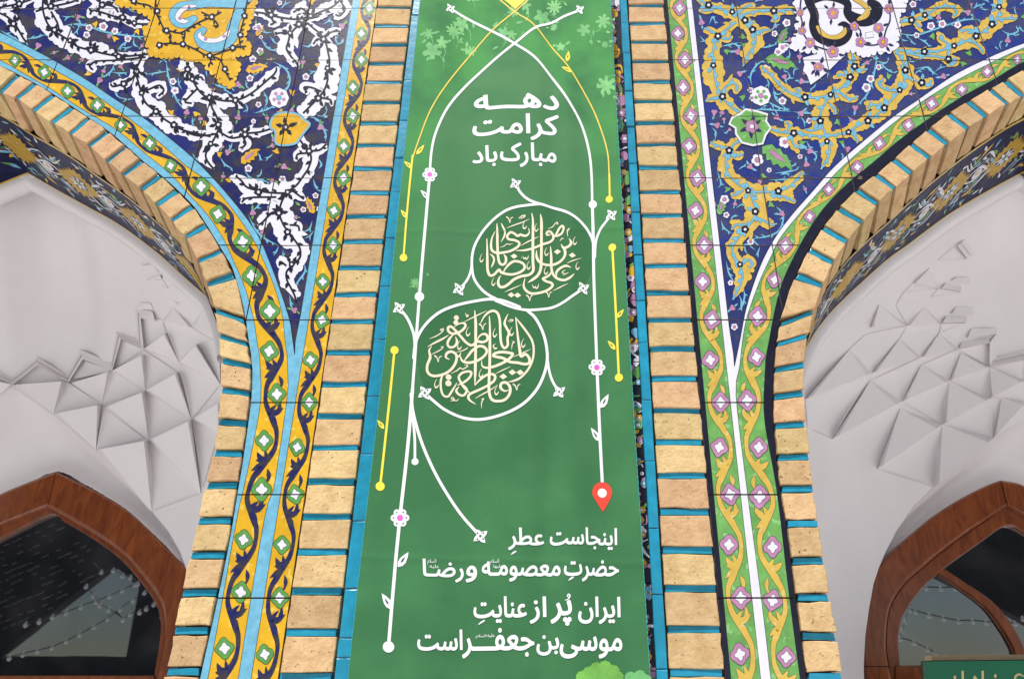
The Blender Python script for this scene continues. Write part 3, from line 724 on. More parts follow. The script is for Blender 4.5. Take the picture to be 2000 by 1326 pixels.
MED = {'L': [[(228,0),(232,12),(255,14),(268,22),(290,32),(303,48),(287,52),(280,63),(290,72),(284,84),(292,96),(290,107),(312,110),(330,113),(350,108),(362,116),(398,118),(402,128),(408,140),(422,146),(426,157),(453,173),(459,160),(457,150),(466,143),(464,132),(470,124),(462,120),(415,119),(440,113),(470,108),(489,104),(484,96),(489,88),(480,86),(474,72),(482,62),(486,50),(492,30),(495,12),(502,0),(506,-60),(480,-120),(360,-160),(270,-110),(232,-50)],
             [(536,229),(531,240),(530,250),(539,256),(540,268),(541,281),(560,283),(578,279),(586,268),(597,254),(604,244),(592,236),(582,226),(560,222),(545,224)]],
       'R': [[(1551,-10),(1552,15),(1556,32),(1560,44),(1552,60),(1555,72),(1545,86),(1547,98),(1560,97),(1570,102),(1585,100),(1606,107),(1624,111),(1642,104),(1660,99),(1672,103),(1682,109),(1700,107),(1712,102),(1728,103),(1745,100),(1752,96),(1750,83),(1753,72),(1760,66),(1750,58),(1757,44),(1748,36),(1760,26),(1768,18),(1764,8),(1774,0),(1780,-60),(1740,-130),(1640,-170),(1570,-110),(1550,-60)],
             [(1426,243),(1438,250),(1439,262),(1450,278),(1470,283),(1488,280),(1493,264),(1503,251),(1494,238),(1497,226),(1476,220),(1456,217),(1446,226),(1431,233)]]}
def medallions(P, side, rnd):
    big, small = MED[side]
    fillm = 'yellow' if side == 'L' else 'white'
    for poly_, fm, step_ in ((big, fillm, 9),):
        n_ = len(poly_)
        for i in range(n_):
            a_, b_ = poly_[i], poly_[(i+1) % n_]; d_ = math.dist(a_, b_); k_ = int(d_/step_)
            if max(a_[1], b_[1]) < -20: continue
            for j in range(k_):
                f_ = (j+.5)/k_; P.disc(a_[0]+(b_[0]-a_[0])*f_, a_[1]+(b_[1]-a_[1])*f_, rnd.uniform(4.2, 6), 5, fm, 10, line=.8)
    if side == 'L':
        P.blob(big, 5, 'yellow', line=1.2)
        P.stroke([(505,-60,16),(492,-20,18),(474,6,20),(440,8,16),(405,8,15),(376,12,18),(352,16,18),(340,30,18),(346,44,18),(364,47,18),(380,38,12)], 6.5, 'sky', line=1, n=6)
        P.stroke([(474,6,20),(468,24,18),(460,42,18),(455,56,22),(452,72,24),(438,86,22),(415,92,22),(395,84,20),(388,70,16),(398,60,12)], 6.5, 'sky', line=1, n=6)
        P.stroke([(382,14,4),(366,16,8),(352,26,9),(348,38,9),(360,44,8),(368,42,2)], 7.3, 'white', line=.8, n=5)
        P.stroke([(448,62,5),(440,72,10),(425,80,8),(404,80,9),(390,72,7),(392,66,3)], 7.3, 'white', line=.8, n=5)
        for x, y in ((352,38),(370,15),(402,78),(438,72)): P.disc(x, y, 3, 7.8, 'pink', 8, line=.5)
        st = [[(305,0),(304,22),(312,40),(322,60),(334,70),(334,86),(358,88),(382,98),(408,110),(440,101),(462,94),(480,92)], [(470,95),(468,72),(472,56),(478,34),(482,10),(490,-30)],
              [(330,62),(352,66),(372,56),(390,45),(414,35),(432,26)], [(414,35),(426,50),(422,56)], [(414,35),(395,26)], [(408,110),(430,118),(440,140),(450,158)], [(358,88),(362,66)], [(312,88),(334,86)], [(240,-10),(262,6),(290,12),(305,22)], [(408,110),(412,122),(408,128)]]
        for s_ in st:
            c = P.stroke([(x, y) for x, y in s_], 7.6, 'black', w=3.2, n=5)
            for i in range(2, len(c)-1, 3):
                a = atan2(c[i+1][1]-c[i][1], c[i+1][0]-c[i][0])+rnd.choice((-1, 1))*rnd.uniform(.5, 1); P.leaf(c[i][0], c[i][1], a, 9, 4.5, 7.6, 'black')
        for x, y in ((308,24),(326,62),(358,88),(312,90),(410,110),(414,35),(455,95),(478,33),(470,70),(440,137),(262,4),(345,-40),(420,-50)):
            P.flower(x, y, 7, 8, 'black', 'white', .4, 5, rot=rnd.uniform(0, 3))
        P.blob(small, 6, 'yellow', smooth=3, line=3.6, lm='sky'); P.blob(small, 5.2, 'line', smooth=3, line=4.6)
        P.flower(558, 250, 7.5, 8, 'black', 'white', .4)
        for a in (-.35, .9, 2.2, 3.4, 4.6): P.leaf(558+6*cos(a), 250+6*sin(a), a, 20 if a == -.35 else 14, 9, 7.6, 'black')
    else:
        P.blob(big, 5, 'white', line=1.2)
        P.stroke([(1572,-20,14),(1580,6,16),(1590,30,16),(1589,52,18),(1596,70,19),(1612,80,20),(1634,83,20),(1650,74,20),(1656,60,16),(1648,49,10),(1638,50,4)], 6.5, 'black', line=.6, n=6)
        P.stroke([(1580,4,14),(1610,-6,16),(1640,-2,18),(1655,10,14),(1655,26,16),(1668,38,22),(1690,42,22),(1708,32,24),(1712,16,20),(1700,6,14)], 6.5, 'black', line=.6, n=6)
        P.stroke([(1596,55,6),(1604,66,9),(1618,74,7),(1636,74,9),(1648,66,9),(1650,58,5)], 7.3, 'ochre', line=.8, n=5)
        P.stroke([(1668,0,6),(1686,10,9),(1694,22,9),(1690,32,11),(1676,40,6)], 7.3, 'ochre', line=.8, n=5)
        P.stroke([(1564,0,3),(1562,26,3),(1566,45,3),(1566,62,3),(1582,86,3),(1604,96,3),(1626,102,3)], 7, 'ink', n=5)
        P.stroke([(1668,52,3),(1680,62,3),(1682,84,3),(1700,90,3),(1722,84,3),(1730,60,3),(1738,40,3),(1736,16,3)], 7, 'ink', n=5)
        for x, y, r in ((1626,28,12),(1562,27,7),(1566,62,8),(1582,85,10),(1626,103,12),(1680,84,10),(1724,84,11),(1715,56,10),(1668,53,9),(1735,19,9),(1600,-60,10),(1680,-70,11),(1596,132,8)):
            P.flower(x, y, r, 7.6, 'pink', 'yellow', .34, 5, line=.5, rot=rnd.uniform(0, 3))
            for a in [rnd.uniform(0, 6.28) for _ in range(3)]: P.leaf(x+cos(a)*r, y+sin(a)*r, a, 12, 6, 7, 'ink')
        P.blob([(1568,114),(1571,128),(1568,140),(1576,148),(1583,167),(1600,155),(1618,140),(1636,122),(1650,110),(1626,108),(1600,106)], 5, 'white', line=1)
        P.flower(1601, 132, 8, 7.6, 'pink', 'yellow', .2, 4, line=.5)
        for a in (.5, 2, 3.6, 5): P.leaf(1601+7*cos(a), 132+7*sin(a), a, 14, 8, 7, 'ink')
        P.blob([(1690,66),(1704,64),(1706,74),(1690,76)], 7, 'white', line=1)
        P.blob(small, 6, 'lime', line=4.0, lm='white')
        P.blob(small, 5.2, 'black', line=5.0)
        for a in (-.6, .4, 1.5, 2.7, 3.8, 5.0): P.leaf(1466+6*cos(a), 249+6*sin(a), a, 18, 9, 7.4, 'ink')
        P.flower(1468, 249, 13, 8, 'pink', 'white', .34, 5, line=.6)

# ------------------------------------------------------------------ bricks, strips, masonry
def block(name, px, m, parent, yf, depth, jit=.0012, bev=.0010, rnd=random, seg=3, world=False, shift=None):
    """irregular block with a worn bevelled face; px: 4 corners (photo pixels at plane yf, or world X,Z)"""
    q = px if world else [w2(x, y, yf) for x, y in px]
    P = []
    for i in range(4):
        a, b = q[i], q[(i+1) % 4]
        for k in range(seg):
            f = k/seg; j = jit if k else jit*.7
            P.append((a[0]+(b[0]-a[0])*f+rnd.gauss(0, j*.6), a[1]+(b[1]-a[1])*f+rnd.gauss(0, j*.6)))
    cx = sum(p[0] for p in P)/len(P); cz = sum(p[1] for p in P)/len(P)
    n = len(P); V = []
    tx, tz = rnd.gauss(0, .012), rnd.gauss(0, .012)
    def inset(p, d):
        l = math.hypot(p[0]-cx, p[1]-cz); return (cx+(p[0]-cx)*(1-d/l), cz+(p[1]-cz)*(1-d/l))
    for p in P:
        x, z = inset(p, bev*rnd.uniform(1, 2.2)); V.append((x-cx, -(x-cx)*tx-(z-cz)*tz, z-cz))
    for p in P: V.append((p[0]-cx, bev*rnd.uniform(.8, 1.5)-(p[0]-cx)*tx-(p[1]-cz)*tz, p[1]-cz))
    sx, sz = shift or (0, 0)
    for i, p in enumerate(P):
        k = 1 if i <= seg else 0        # the edge that faces into the arch
        V.append((p[0]-cx+sx*k, depth, p[1]-cz+sz*k))
    Fc = [tuple(range(n))]
    for i in range(n):
        j = (i+1) % n
        Fc.append((i, n+i, n+j, j)); Fc.append((n+i, 2*n+i, 2*n+j, n+j))
    me = mesh(name, V, Fc, [M[m]])
    pl = parent.location if parent else Vector()
    return link(name, me, parent, Vector((cx, yf, cz))-pl)

def ystep(k, base, pitch=.00617):      # rows of bricks continue above and below the frame
    return 1/(1/(base+2350)-k*pitch/1000)-2350
topsL = [18,54,91,128,165,204,245,288,334,381,427,477,528,581,633,694,756.5,819,880,946.5,1015,1085,1161.5,1243,1330]
topsR = [14,50,86,124,164,202,244,286,332,379.5,426,474.5,524.5,577,629.5,686.5,745,808,870,935,1006.5,1081.5,1156.5,1236.5,1321.5]
def column(side):
    tops = topsL if side == 'L' else topsR
    tops = [ystep(-k, tops[0]) for k in range(9, 0, -1)]+tops+[ystep(k, tops[-1]) for k in (1, 2)]
    rnd = random.Random(21 if side == 'L' else 22)
    if side == 'L': a, b = vline(-.1461), vline(-.1180)
    else: a, b = vline(.0618), vline(.0908)
    root = empty('brick_pier_edging', W(a(1326), 1326))
    yf = -.0055
    for i, y in enumerate(tops[:-1]):
        y2 = tops[i+1]; yb = y+(y2-y)*.795
        e = rnd.uniform(-.7, .7)
        block('brick', [(a(y)+rnd.uniform(-.5, 1), y+e), (b(y)+rnd.uniform(-1.5, .5), y+e+rnd.uniform(-.8, .8)), (b(yb)+rnd.uniform(-1.5, .5), yb+rnd.uniform(-.8, .8)), (a(yb)+rnd.uniform(-.5, 1), yb+rnd.uniform(-.8, .8))], 'brick', root, yf+rnd.uniform(-.002, .0015), .02, rnd=rnd)
        s1, s2 = yb+(y2-y)*.015, y2-(y2-y)*.01
        xa, xb_ = (a(s1)+1, b(s1)-1)
        if side == 'L' and 633 < y < 640: xa = a(s1)+(b(s1)-a(s1))*.33; xb_ = b(s1)-12
        block('glazed_strip', [(xa, s1), (xb_-rnd.uniform(0, 3), s1), (b(s2)-1-rnd.uniform(0, 3), s2), (xa-(a(s1)-a(s2)), s2)], 'turq', root, -.0018+rnd.uniform(-.001, .001), .012, jit=.0004, bev=.0008, rnd=rnd, seg=2)
    # long upright turquoise bars beside the bricks
    ys = [-330,-230,-160,-95,-25,30,158,235,309,374.5,464.5,559.5,663,774,886,1017,1149,1245,1284,1420] if side == 'L' else [-330,-230,-160,-95,-20,45,103,177,247,319,414.5,497,587,669,781.5,900,1031.5,1160,1306.5,1430]
    c, d = (vline(-.1168), vline(-.1060)) if side == 'L' else (vline(.0548), vline(.0606))
    for y1, y2 in zip(ys, ys[1:]):
        g = .7
        block('glazed_bar', [(c(y1)+rnd.uniform(-.4, .4), y1+g), (d(y1), y1+g), (d(y2), y2-g), (c(y2)+rnd.uniform(-.4, .4), y2-g)], 'turq', root, -.010+rnd.uniform(-.0015, .0015), .022, jit=.0005, bev=.0012, rnd=rnd, seg=2)
    return root

def reveal_shift(side, p):
    """offset from a point of the front arch line to the brick/tile line at depth YB"""
    e = FULL[side][1]; b = DB[side]; xc = XC[side]
    px_ = (2*xc-p[0]) if (p[0]-xc)*(1 if side == 'L' else -1) < 0 else p[0]
    q = min(b, key=lambda c: math.dist(c, (px_, p[1]-.012)))
    j = b.index(q); u = b[max(j-1, 0)]; v = b[min(j+1, len(b)-1)]
    tx, tz = v[0]-u[0], v[1]-u[1]; l = math.hypot(tx, tz); nx, nz = tz/l, -tx/l
    d = (q[0]-px_)*nx+(q[1]-p[1])*nz
    if p[1] < b[-1][1]: return (0, 0)
    d = max(-.05, min(.05, d)); sx = 1 if px_ == p[0] else -1
    return (nx*d*sx, nz*d)
def arch_ring(side):
    S = stripsL if side == 'L' else stripsR
    A = AL if side == 'L' else AR
    rnd = random.Random(31 if side == 'L' else 32)
    yf = -.006
    in_ = [w2(x, y) for x, y in S]; outc = [w2(*p) for p in cr(down_ext(crown_ext(A['A0'], side)), 5)]
    xc = XC[side]
    # further voussoirs up to and past the crown
    dx, dz = in_[0][0]-in_[1][0], in_[0][1]-in_[1][1]; pl = math.hypot(dx, dz)
    sg = -1 if side == 'L' else 1
    a = atan2(dz, dx*sg); x, z = in_[0]; ex = []
    while (x-xc)*sg < .0:
        a -= .025; x += sg*cos(a)*.071; z += sin(a)*.071; ex.append((x, z))
    full = ex[::-1]+in_
    full = [(2*xc-x, z) for x, z in full[::-1] if abs(x-xc) < .46 and abs(x-xc) > .03]+full
    # sort: from far side over the crown down
    outc = [(2*xc-x, z) for x, z in outc[::-1] if abs(x-xc) < .55]+outc
    last = full[-1]; full.append((last[0], last[1]-.0714)); full.append((last[0], last[1]-.1428))
    def outer(p, nrm):
        best = None
        for u, v in zip(outc, outc[1:]):
            # ray p + s*nrm with segment u-v
            ex_, ez = v[0]-u[0], v[1]-u[1]; det = nrm[0]*(-ez)+ex_*nrm[1]
            if abs(det) < 1e-9: continue
            s = ((u[0]-p[0])*(-ez)+ex_*(u[1]-p[1]))/det; t = (nrm[0]*(u[1]-p[1])-nrm[1]*(u[0]-p[0]))/det
            if 0 <= t <= 1 and .02 < s < .25 and (best is None or s < best): best = s
        return best or .10
    Q = []
    for i, p in enumerate(full):
        u = full[max(i-1, 0)]; v = full[min(i+1, len(full)-1)]
        tx, tz = v[0]-u[0], v[1]-u[1]; l = math.hypot(tx, tz); tx /= l; tz /= l
        n = (-tz, tx) if side == 'R' else (tz, -tx)
        n = (n[0], n[1]) 
        if n[1] < 0 and abs(tz) < .9: n = (-n[0], -n[1])
        if abs(tz) >= .9: n = ((1 if side == 'L' else -1)*abs(n[0]), n[1] if abs(n[1]) < .45 else 0)
        # photographed joints are nearly level near the springing
        Q.append((p, n, (tx, tz), outer(p, n)))
    root = empty('arch_brick_ring', W(S[-1][0], 1326))
    for i in range(len(Q)-1):
        (p0, n0, t0, r0), (p1, n1, t1, r1) = Q[i], Q[i+1]
        L = math.dist(p0, p1); hb = .0075/L
        def at(f, r):
            p = (p0[0]+(p1[0]-p0[0])*f, p0[1]+(p1[1]-p0[1])*f); n = (n0[0]+(n1[0]-n0[0])*f, n0[1]+(n1[1]-n0[1])*f); l = math.hypot(*n)
            rr = (r0+(r1-r0)*f)*r
            return (p[0]+n[0]/l*rr, p[1]+n[1]/l*rr)
        j = rnd.uniform(-.02, .02)
        block('brick', [at(hb+.02, .01+j), at(1-hb-.02, .01+j), at(1-hb-.02, .955), at(hb+.02, .955)], 'brick', root, yf+rnd.uniform(-.003, .002), YB-yf+.002, rnd=rnd, world=True, jit=.0015, shift=reveal_shift(side, at(.5, .01)))
        block('glazed_strip', [at(-hb*.82, .03+rnd.uniform(0, .03)), at(hb*.82, .03), at(hb*.82, .93), at(-hb*.82, .93-rnd.uniform(0, .05))], 'turq', root, -.0025+rnd.uniform(-.001, .001), .03, jit=.0004, bev=.0008, rnd=rnd, world=True, seg=2)
    return root

# ------------------------------------------------------------------ masonry pier and wall body, arch reveals
def inner_curve(side):
    E = E0L if side == 'L' else E0R
    c = [w2(*p) for p in cr(E, 3)]
    xc = XC[side]; sg = -1 if side == 'L' else 1
    dx, dz = c[0][0]-c[2][0], c[0][1]-c[2][1]
    a = atan2(dz, dx*sg); x, z = c[0]; ex = []
    while (x-xc)*sg < -.035:
        a -= .012; x += sg*cos(a)*.035; z += sin(a)*.035; ex.append((x, z))
    half = ex[::-1]+c
    half.append((c[-1][0], 0.02))
    apex = (xc, half[0][1]+.006)
    full = [(2*xc-x, z) for x, z in half[::-1]]+[apex]+half
    return full, half, apex
FULL = {s: inner_curve(s) for s in 'LR'}
BL = [(0,221),(32,240),(63,261),(127,297),(190,342),(253,386),(301,427),(333,456),(352,481),(374,516),(396,556),(408,584)]
BR = [(2000,229),(1960,251),(1879,307),(1797,374),(1743,425),(1700,463),(1661,500),(1640,525),(1615,565),(1596,605),(1586,640)]
GLc = [(0,311),(51,337),(105,368),(174,406),(222,432),(269,464),(317,502),(364,545),(408,584),(422,612),(434,650),(442,690)]
GRc = [(2000,336),(1933,372),(1851,421),(1770,481),(1732,508),(1679,555),(1630,602),(1598,640),(1580,668),(1562,705),(1550,745)]
YB, YG = .10, .45
def deep_curve(side, pts, y):
    """traced half arch at depth y -> (X, Z) from the crown down, resampled by arc length, plus the mirrored start"""
    xc = XC[side]; sg = -1 if side == 'L' else 1
    c = [(W(px_, py_, y).x, W(px_, py_, y).z) for px_, py_ in cr(pts, 3)]
    dx, dz = c[0][0]-c[3][0], c[0][1]-c[3][1]; a = atan2(dz, dx*sg); x, z = c[0]; ex = []
    while (x-xc)*sg < -.03:
        a -= .010; x += sg*cos(a)*.03; z += sin(a)*.03; ex.append((x, z))
    return [(xc, (ex[-1][1] if ex else z)+.004)]+ex[::-1]+c
DB = {'L': deep_curve('L', BL, YB), 'R': deep_curve('R', BR, YB)}
DG = {'L': deep_curve('L', GLc, YG), 'R': deep_curve('R', GRc, YG)}
def masonry():
    L, R = FULL['L'][0], FULL['R'][0]
    topz = W(0, -330).z
    off = .015
    def shrink(full, side):
        xc = XC[side]; out = []
        for i, p in enumerate(full):
            u = full[max(i-1, 0)]; v = full[min(i+1, len(full)-1)]; tx, tz = v[0]-u[0], v[1]-u[1]; l = math.hypot(tx, tz)
            nx, nz = -tz/l, tx/l
            if nz < 0 or (abs(nz) < .3 and (nx < 0) != (p[0] < xc)): nx, nz = -nx, -nz
            if abs(nz) < .3: nx = abs(nx)*(1 if p[0] > xc else -1)
            out.append((p[0]+nx*off, p[1]+nz*off))
        return out
    L2 = shrink(L, 'L'); R2 = shrink(R, 'R')
    # order: L goes far-left-bottom .. crown .. pier;   R half list goes far-right .. crown .. pier
    poly = [(-3.1, topz), (-3.1, 0), (L2[0][0], 0)]+L2+[(L2[-1][0], 0), (R2[-1][0], 0)]+R2[::-1]+[(R2[0][0], 0), (3.1, 0), (3.1, topz)]
    n = len(poly); y0, y1 = .0125, .43
    V = [(x, y0, z) for x, z in poly]+[(x, y1, z) for x, z in poly]
    Fc = [tuple(t) for t in tessellate_polygon([[Vector((x, z, 0)) for x, z in poly]])]
    Fc += [tuple(n+i for i in t) for t in Fc[:]]
    Fc += [(i, (i+1) % n, n+(i+1) % n, n+i) for i in range(n)]
    nf = len(Fc)-n
    mi = [0]*nf+[1 if max(poly[i][1], poly[(i+1) % n][1]) < 2.56 and abs(poly[i][0]) < 3 else 0 for i in range(n)]
    o = link('arcade_wall', mesh('arcade_wall', V, Fc, [M['mortar'], M['plaster']], mi))
    tag(o, 'brown mortared masonry wall that carries the tiles and bricks between the two arches', 'wall', kind='structure')
    return o

# ------------------------------------------------------------------ tiled reveal band inside each arch
def reveal(side):
    xc = XC[side]; half = FULL[side][1]
    N = 90
    b_ = resample(DB[side], N, 1); g_ = resample(DG[side], N, 1)
    k = sum(1 for p in b_ if abs(p[0]-xc) < .45)
    b_ = [(2*xc-x, z) for x, z in b_[k:0:-1]]+b_; g_ = [(2*xc-x, z) for x, z in g_[k:0:-1]]+g_
    L = [0]
    for p, q in zip(b_, b_[1:]): L.append(L[-1]+math.dist(p, q))
    y0, y1 = YB, YG+.004
    def mapf(a, b, h):
        a = min(max(a, 0), L[-1]-1e-5); lo, hi = 0, len(L)-1
        while hi-lo > 1:
            md = (lo+hi)//2
            if L[md] <= a: lo = md
            else: hi = md
        f = (a-L[lo])/(L[lo+1]-L[lo]); w_ = b/(y1-y0)
        def pt(j, y_):
            B, G_ = b_[j], g_[j]; return Vector((B[0]+(G_[0]-B[0])*y_, y0+(y1-y0)*y_, B[1]+(G_[1]-B[1])*y_))
        p = pt(lo, w_).lerp(pt(lo+1, w_), f)
        j0, j1 = max(lo-1, 0), min(lo+2, len(b_)-1)
        n = (pt(j1, .5)-pt(j0, .5)).cross(pt(lo, 1)-pt(lo, 0)).normalized()
        if n.z*1.0+n.x*(xc-p.x)*-1 > 0 if abs(n.z) > .3 else n.x*(xc-p.x) < 0: n = -n
        return p+n*h
    P = Painter(lambda x, y: (x, y), gap=.0005, minw=.0002); rnd = random.Random(77 if side == 'L' else 78)
    T = y1-y0
    P.stroke([(0, .008, .012), (L[-1], .008, .012)], 2, 'ochre', n=60, cap=False)
    P.stroke([(0, T-.008, .010), (L[-1], T-.008, .010)], 2, 'ochre', n=60, cap=False)
    def bigflower(s, t, r):
        O = []
        for i in range(44):
            a = 2*pi*i/44; rr = r*(1.0 if i % 2 else .78)*(1+.12*cos(4*a)); O.append((s+cos(a)*rr, t+sin(a)*rr))
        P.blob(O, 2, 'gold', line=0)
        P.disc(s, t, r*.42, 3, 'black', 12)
        for i in range(8):
            a = 2*pi*i/8; P.leaf(s+cos(a)*r*.1, t+sin(a)*r*.1, a, r*.36, r*.16, 3.6, 'white')
        P.disc(s, t, r*.12, 4.2, 'green', 8)
        for a in (.4, 2.6, 3.9, 5.6): P.leaf(s+cos(a)*r*.95, t+sin(a)*r*.95, a, r*.7, r*.3, 1.6, 'green')
    s = .03; k = 0
    while s < L[-1]:
        if k % 2 == 0: bigflower(s, T*.5, .082)
        else:
            for sg_ in (1, -1):
                for q in range(3):
                    ox, oy = rnd.uniform(-.03, .03), rnd.uniform(-.02, .02)
                    P.stroke([(s-.07+ox, T*.5+sg_*.02+oy, .004), (s-.02+ox, T*.5+sg_*.07+oy, .011), (s+.03+ox, T*.5+sg_*.05, .009), (s+.07+ox, T*.5+sg_*.10, .002)], 2.5, 'white' if q != 1 else 'sky', n=5)
                    P.stroke([(s-.05+ox, T*.5+sg_*.025+oy, .002), (s-.015+ox, T*.5+sg_*.068+oy, .005), (s+.03+ox, T*.5+sg_*.052, .003)], 3.2, 'black', n=5)
                P.stroke([(s-.05, T*.5-sg_*.01, .004), (s, T*.5+sg_*.03, .014), (s+.05, T*.5+sg_*.012, .003)], 3, 'white', n=5)
                P.flower(s+.02*sg_, T*.5+.045*sg_, .018, 3.4, 'black', 'white', .4, 5)
                P.leaf(s-.03*sg_, T*.5+.09*sg_, rnd.uniform(0, 6), .05, .018, 2, 'yellow')
            P.flower(s, T*.5, .022, 3.6, 'white', 'ochre', .4, 6)
        for q in range(8):
            x, y = s+rnd.uniform(-.07, .07), T*.5+rnd.choice((-1, 1))*rnd.uniform(.09, .13)
            P.leaf(x, y, rnd.uniform(0, 6.28), .035, .012, 1.5, rnd.choice(('sky', 'green', 'ochre', 'white')))
        s += .118; k += 1
    root = empty('tiled_arch_reveal', Vector((DB[side][-1][0], y0, DB[side][-1][1])))
    n = int(L[-1]/.2)+1; cells = []
    for i in range(n):
        a0, a1 = i*.2+.0008, min((i+1)*.2-.0008, L[-1])
        if a1-a0 < .01: continue
        m = 8; poly = [(a0+(a1-a0)*j/m, .001) for j in range(m+1)]+[(a0+(a1-a0)*j/m, T-.001) for j in range(m, -1, -1)]
        cells.append(((a0, a1, .001, T-.001), None, 'reveal_tile', 'navyL', None))
        # base sheet as pieces so that it follows the curve
        for j in range(m):
            u0, u1 = a0+(a1-a0)*j/m, a0+(a1-a0)*(j+1)/m
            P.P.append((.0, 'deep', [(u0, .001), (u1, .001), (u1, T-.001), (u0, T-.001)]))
    P.build('reveal', mapf, cells, root)
    return root

# ------------------------------------------------------------------ plaster half vault behind each arch
TWIN = 1.10      # plane of the window frames
def vault_q(side, X, Z):
    xc = XC[side]; a = .985; zs = 2.205; Hh = FULL[side][2][1]-zs
    Hh = FULL[side][2][1]+CAMZ*0-zs
    return a, zs, Hh, abs(X-xc)/a
ZCROWN = {s: DG[s][0][1] for s in 'LR'}
def _arch_table(side):
    xc = XC[side]; pts = [(abs(x-xc), z) for x, z in cr(DG[side], 3)]+[(1.02, 1.9), (1.06, 1.2)]
    raw = []
    for i in range(221):
        ax = i*.005; best = 1.2
        for (a, z0), (b, z1) in zip(pts, pts[1:]):
            if min(a, b) <= ax <= max(a, b) and abs(a-b) > 1e-6: best = max(best, z0+(z1-z0)*(ax-a)/(b-a))
        raw.append(best)
    return [sum(raw[min(abs(i+k), 220)] for k in range(-9, 10))/19 for i in range(221)]
ARCHT = {s: _arch_table(s) for s in 'LR'}
def arch_height(side, ax):
    i = min(ax/.005, 219.99); j = int(i); t = ARCHT[side]; return t[j]+(t[j+1]-t[j])*(i-j)
def vault_depth(side, X, Z):
    """depth of the plaster surface at X, Z: 0.455 on the arch line, deeper inside"""
    xc = XC[side]; ax = abs(X-xc)
    zt = arch_height(side, min(ax, .98))
    zb = 1.50
    g = max(0.0, (zt-Z)/(ZCROWN[side]-zb)) if zt else 0
    g = max(0.0, min(1.0, g*1.15))
    side_f = max(0.0, 1-(ax/1.0)**2.6)
    v = 1-(1-g)**2.2
    return .46+.60*(v**.62)*(side_f**.5 if side_f > 0 else 0)
def vault_hit(side, px, py):
    d = ray(px, py); lo, hi = (DIST+.44)/d.y, (DIST+1.12)/d.y
    f = lambda k: (k*d.y-DIST)-vault_depth(side, k*d.x, CAMZ+k*d.z)
    a = lo
    n = 26; prev = f(lo); kk = None
    for i in range(1, n+1):
        b = lo+(hi-lo)*i/n; fb = f(b)
        if fb >= 0:
            l, h = b-(hi-lo)/n, b
            for _ in range(18):
                m = (l+h)/2
                if f(m) >= 0: h = m
                else: l = m
            kk = h; break
    if kk is None: kk = hi
    return Vector((kk*d.x, kk*d.y-DIST, CAMZ+kk*d.z)), d.normalized()

def raised(name, side, px, lift, parent, m='plaster', base=-.004, z=None):
    """plate on the vault: px corners, lift (m towards the viewer) per corner, with side faces"""
    if not isinstance(lift, (list, tuple)): lift = [lift]*len(px)
    T_, B_ = [], []
    for (x, y), l in zip(px, lift):
        p, d = vault_hit(side, x, y); T_.append(p-d*l); B_.append(p-d*base)
    n = len(px); cen = sum(T_, Vector())/n; pl = parent.location
    V = [v-cen for v in T_]+[v-cen for v in B_]
    Fc = [tuple(t) for t in tessellate_polygon([[Vector((x, y, 0)) for x, y in px]])] if n > 3 else [(0, 1, 2)]
    Fc += [(i, (i+1) % n, n+(i+1) % n, n+i) for i in range(n)]
    return link(name, mesh(name, V, Fc, [M[m]]), parent, cen-pl)

def T6(l): return [(x/1.826, 600+y/1.826) for x, y in l]
def T7(l): return [(1550+x/1.8267, 600+y/1.8267) for x, y in l]
def T7u(l): return [(1750+x/4.42, 440+y/4.42) for x, y in l]
def TU(l): return [(x/4.42, 480+y/4.42) for x, y in l]
def TS(l): return [(x/3.157, 180+y/3.157) for x, y in l]
# facet: ('D' or 'T', corners) ; first corner stands proud, the others lie back
FACL = [
 ('D', T6([(135,192),(235,263),(50,276)])), ('T', T6([(190,380),(52,279),(236,266)])),
 ('D', T6([(240,277),(362,346),(192,380)])), ('T', T6([(342,508),(192,383),(370,350)])),
 ('D', T6([(372,358),(516,467),(345,510)])), ('T', T6([(540,728),(344,511),(530,474)])),
 ('D', T6([(536,480),(716,664),(541,728)])),
 ('D', T6([(300,190),(397,227),(249,269)])), ('T', T6([(372,345),(251,271),(400,230)])),
 ('D', T6([(402,233),(518,298),(377,347)])), ('T', T6([(533,472),(378,350),(521,300)])),
 ('D', T6([(526,300),(683,401),(536,474)])), ('T', T6([(720,660),(539,477),(684,405)])),
 ('D', T6([(688,405),(778,448),(724,640)])),
 ('D', T6([(427,112),(511,151),(407,224)])), ('T', T6([(521,294),(407,227),(514,168)])),
 ('D', T6([(516,153),(633,232),(522,298)])), ('T', T6([(682,398),(524,300),(640,234)])),
 ('D', T6([(638,197),(785,275),(683,394)])), ('T', T6([(779,446),(688,401),(785,338)])),
 ('D', T6([(500,30),(580,46),(592,92),(512,150)])), ('T', T6([(634,190),(516,152),(592,93)])),
 ('D', T6([(586,46),(682,72),(702,132),(634,190)])), ('T', T6([(786,272),(638,195),(703,134)])),
 ('D', T6([(684,73),(760,118),(783,100),(786,268),(706,132)])),
 ('T', T6([(618,0),(682,70),(579,40)])), ('D', T6([(620,-4),(690,-40),(726,8),(683,68)])), ('T', T6([(740,5),(782,98),(684,70)])),
 ('T', T6([(-20,330),(-80,250),(43,281)])),
 ('D', TS([(905,1162),(1000,1155),(1037,1210)])), ('T', TS([(1110,1180),(1005,1153),(1010,1110)])),
 ('D', TS([(1075,1285),(1120,1330),(1045,1335)])), ('T', TS([(860,1295),(930,1300),(945,1340),(830,1340)])),
]
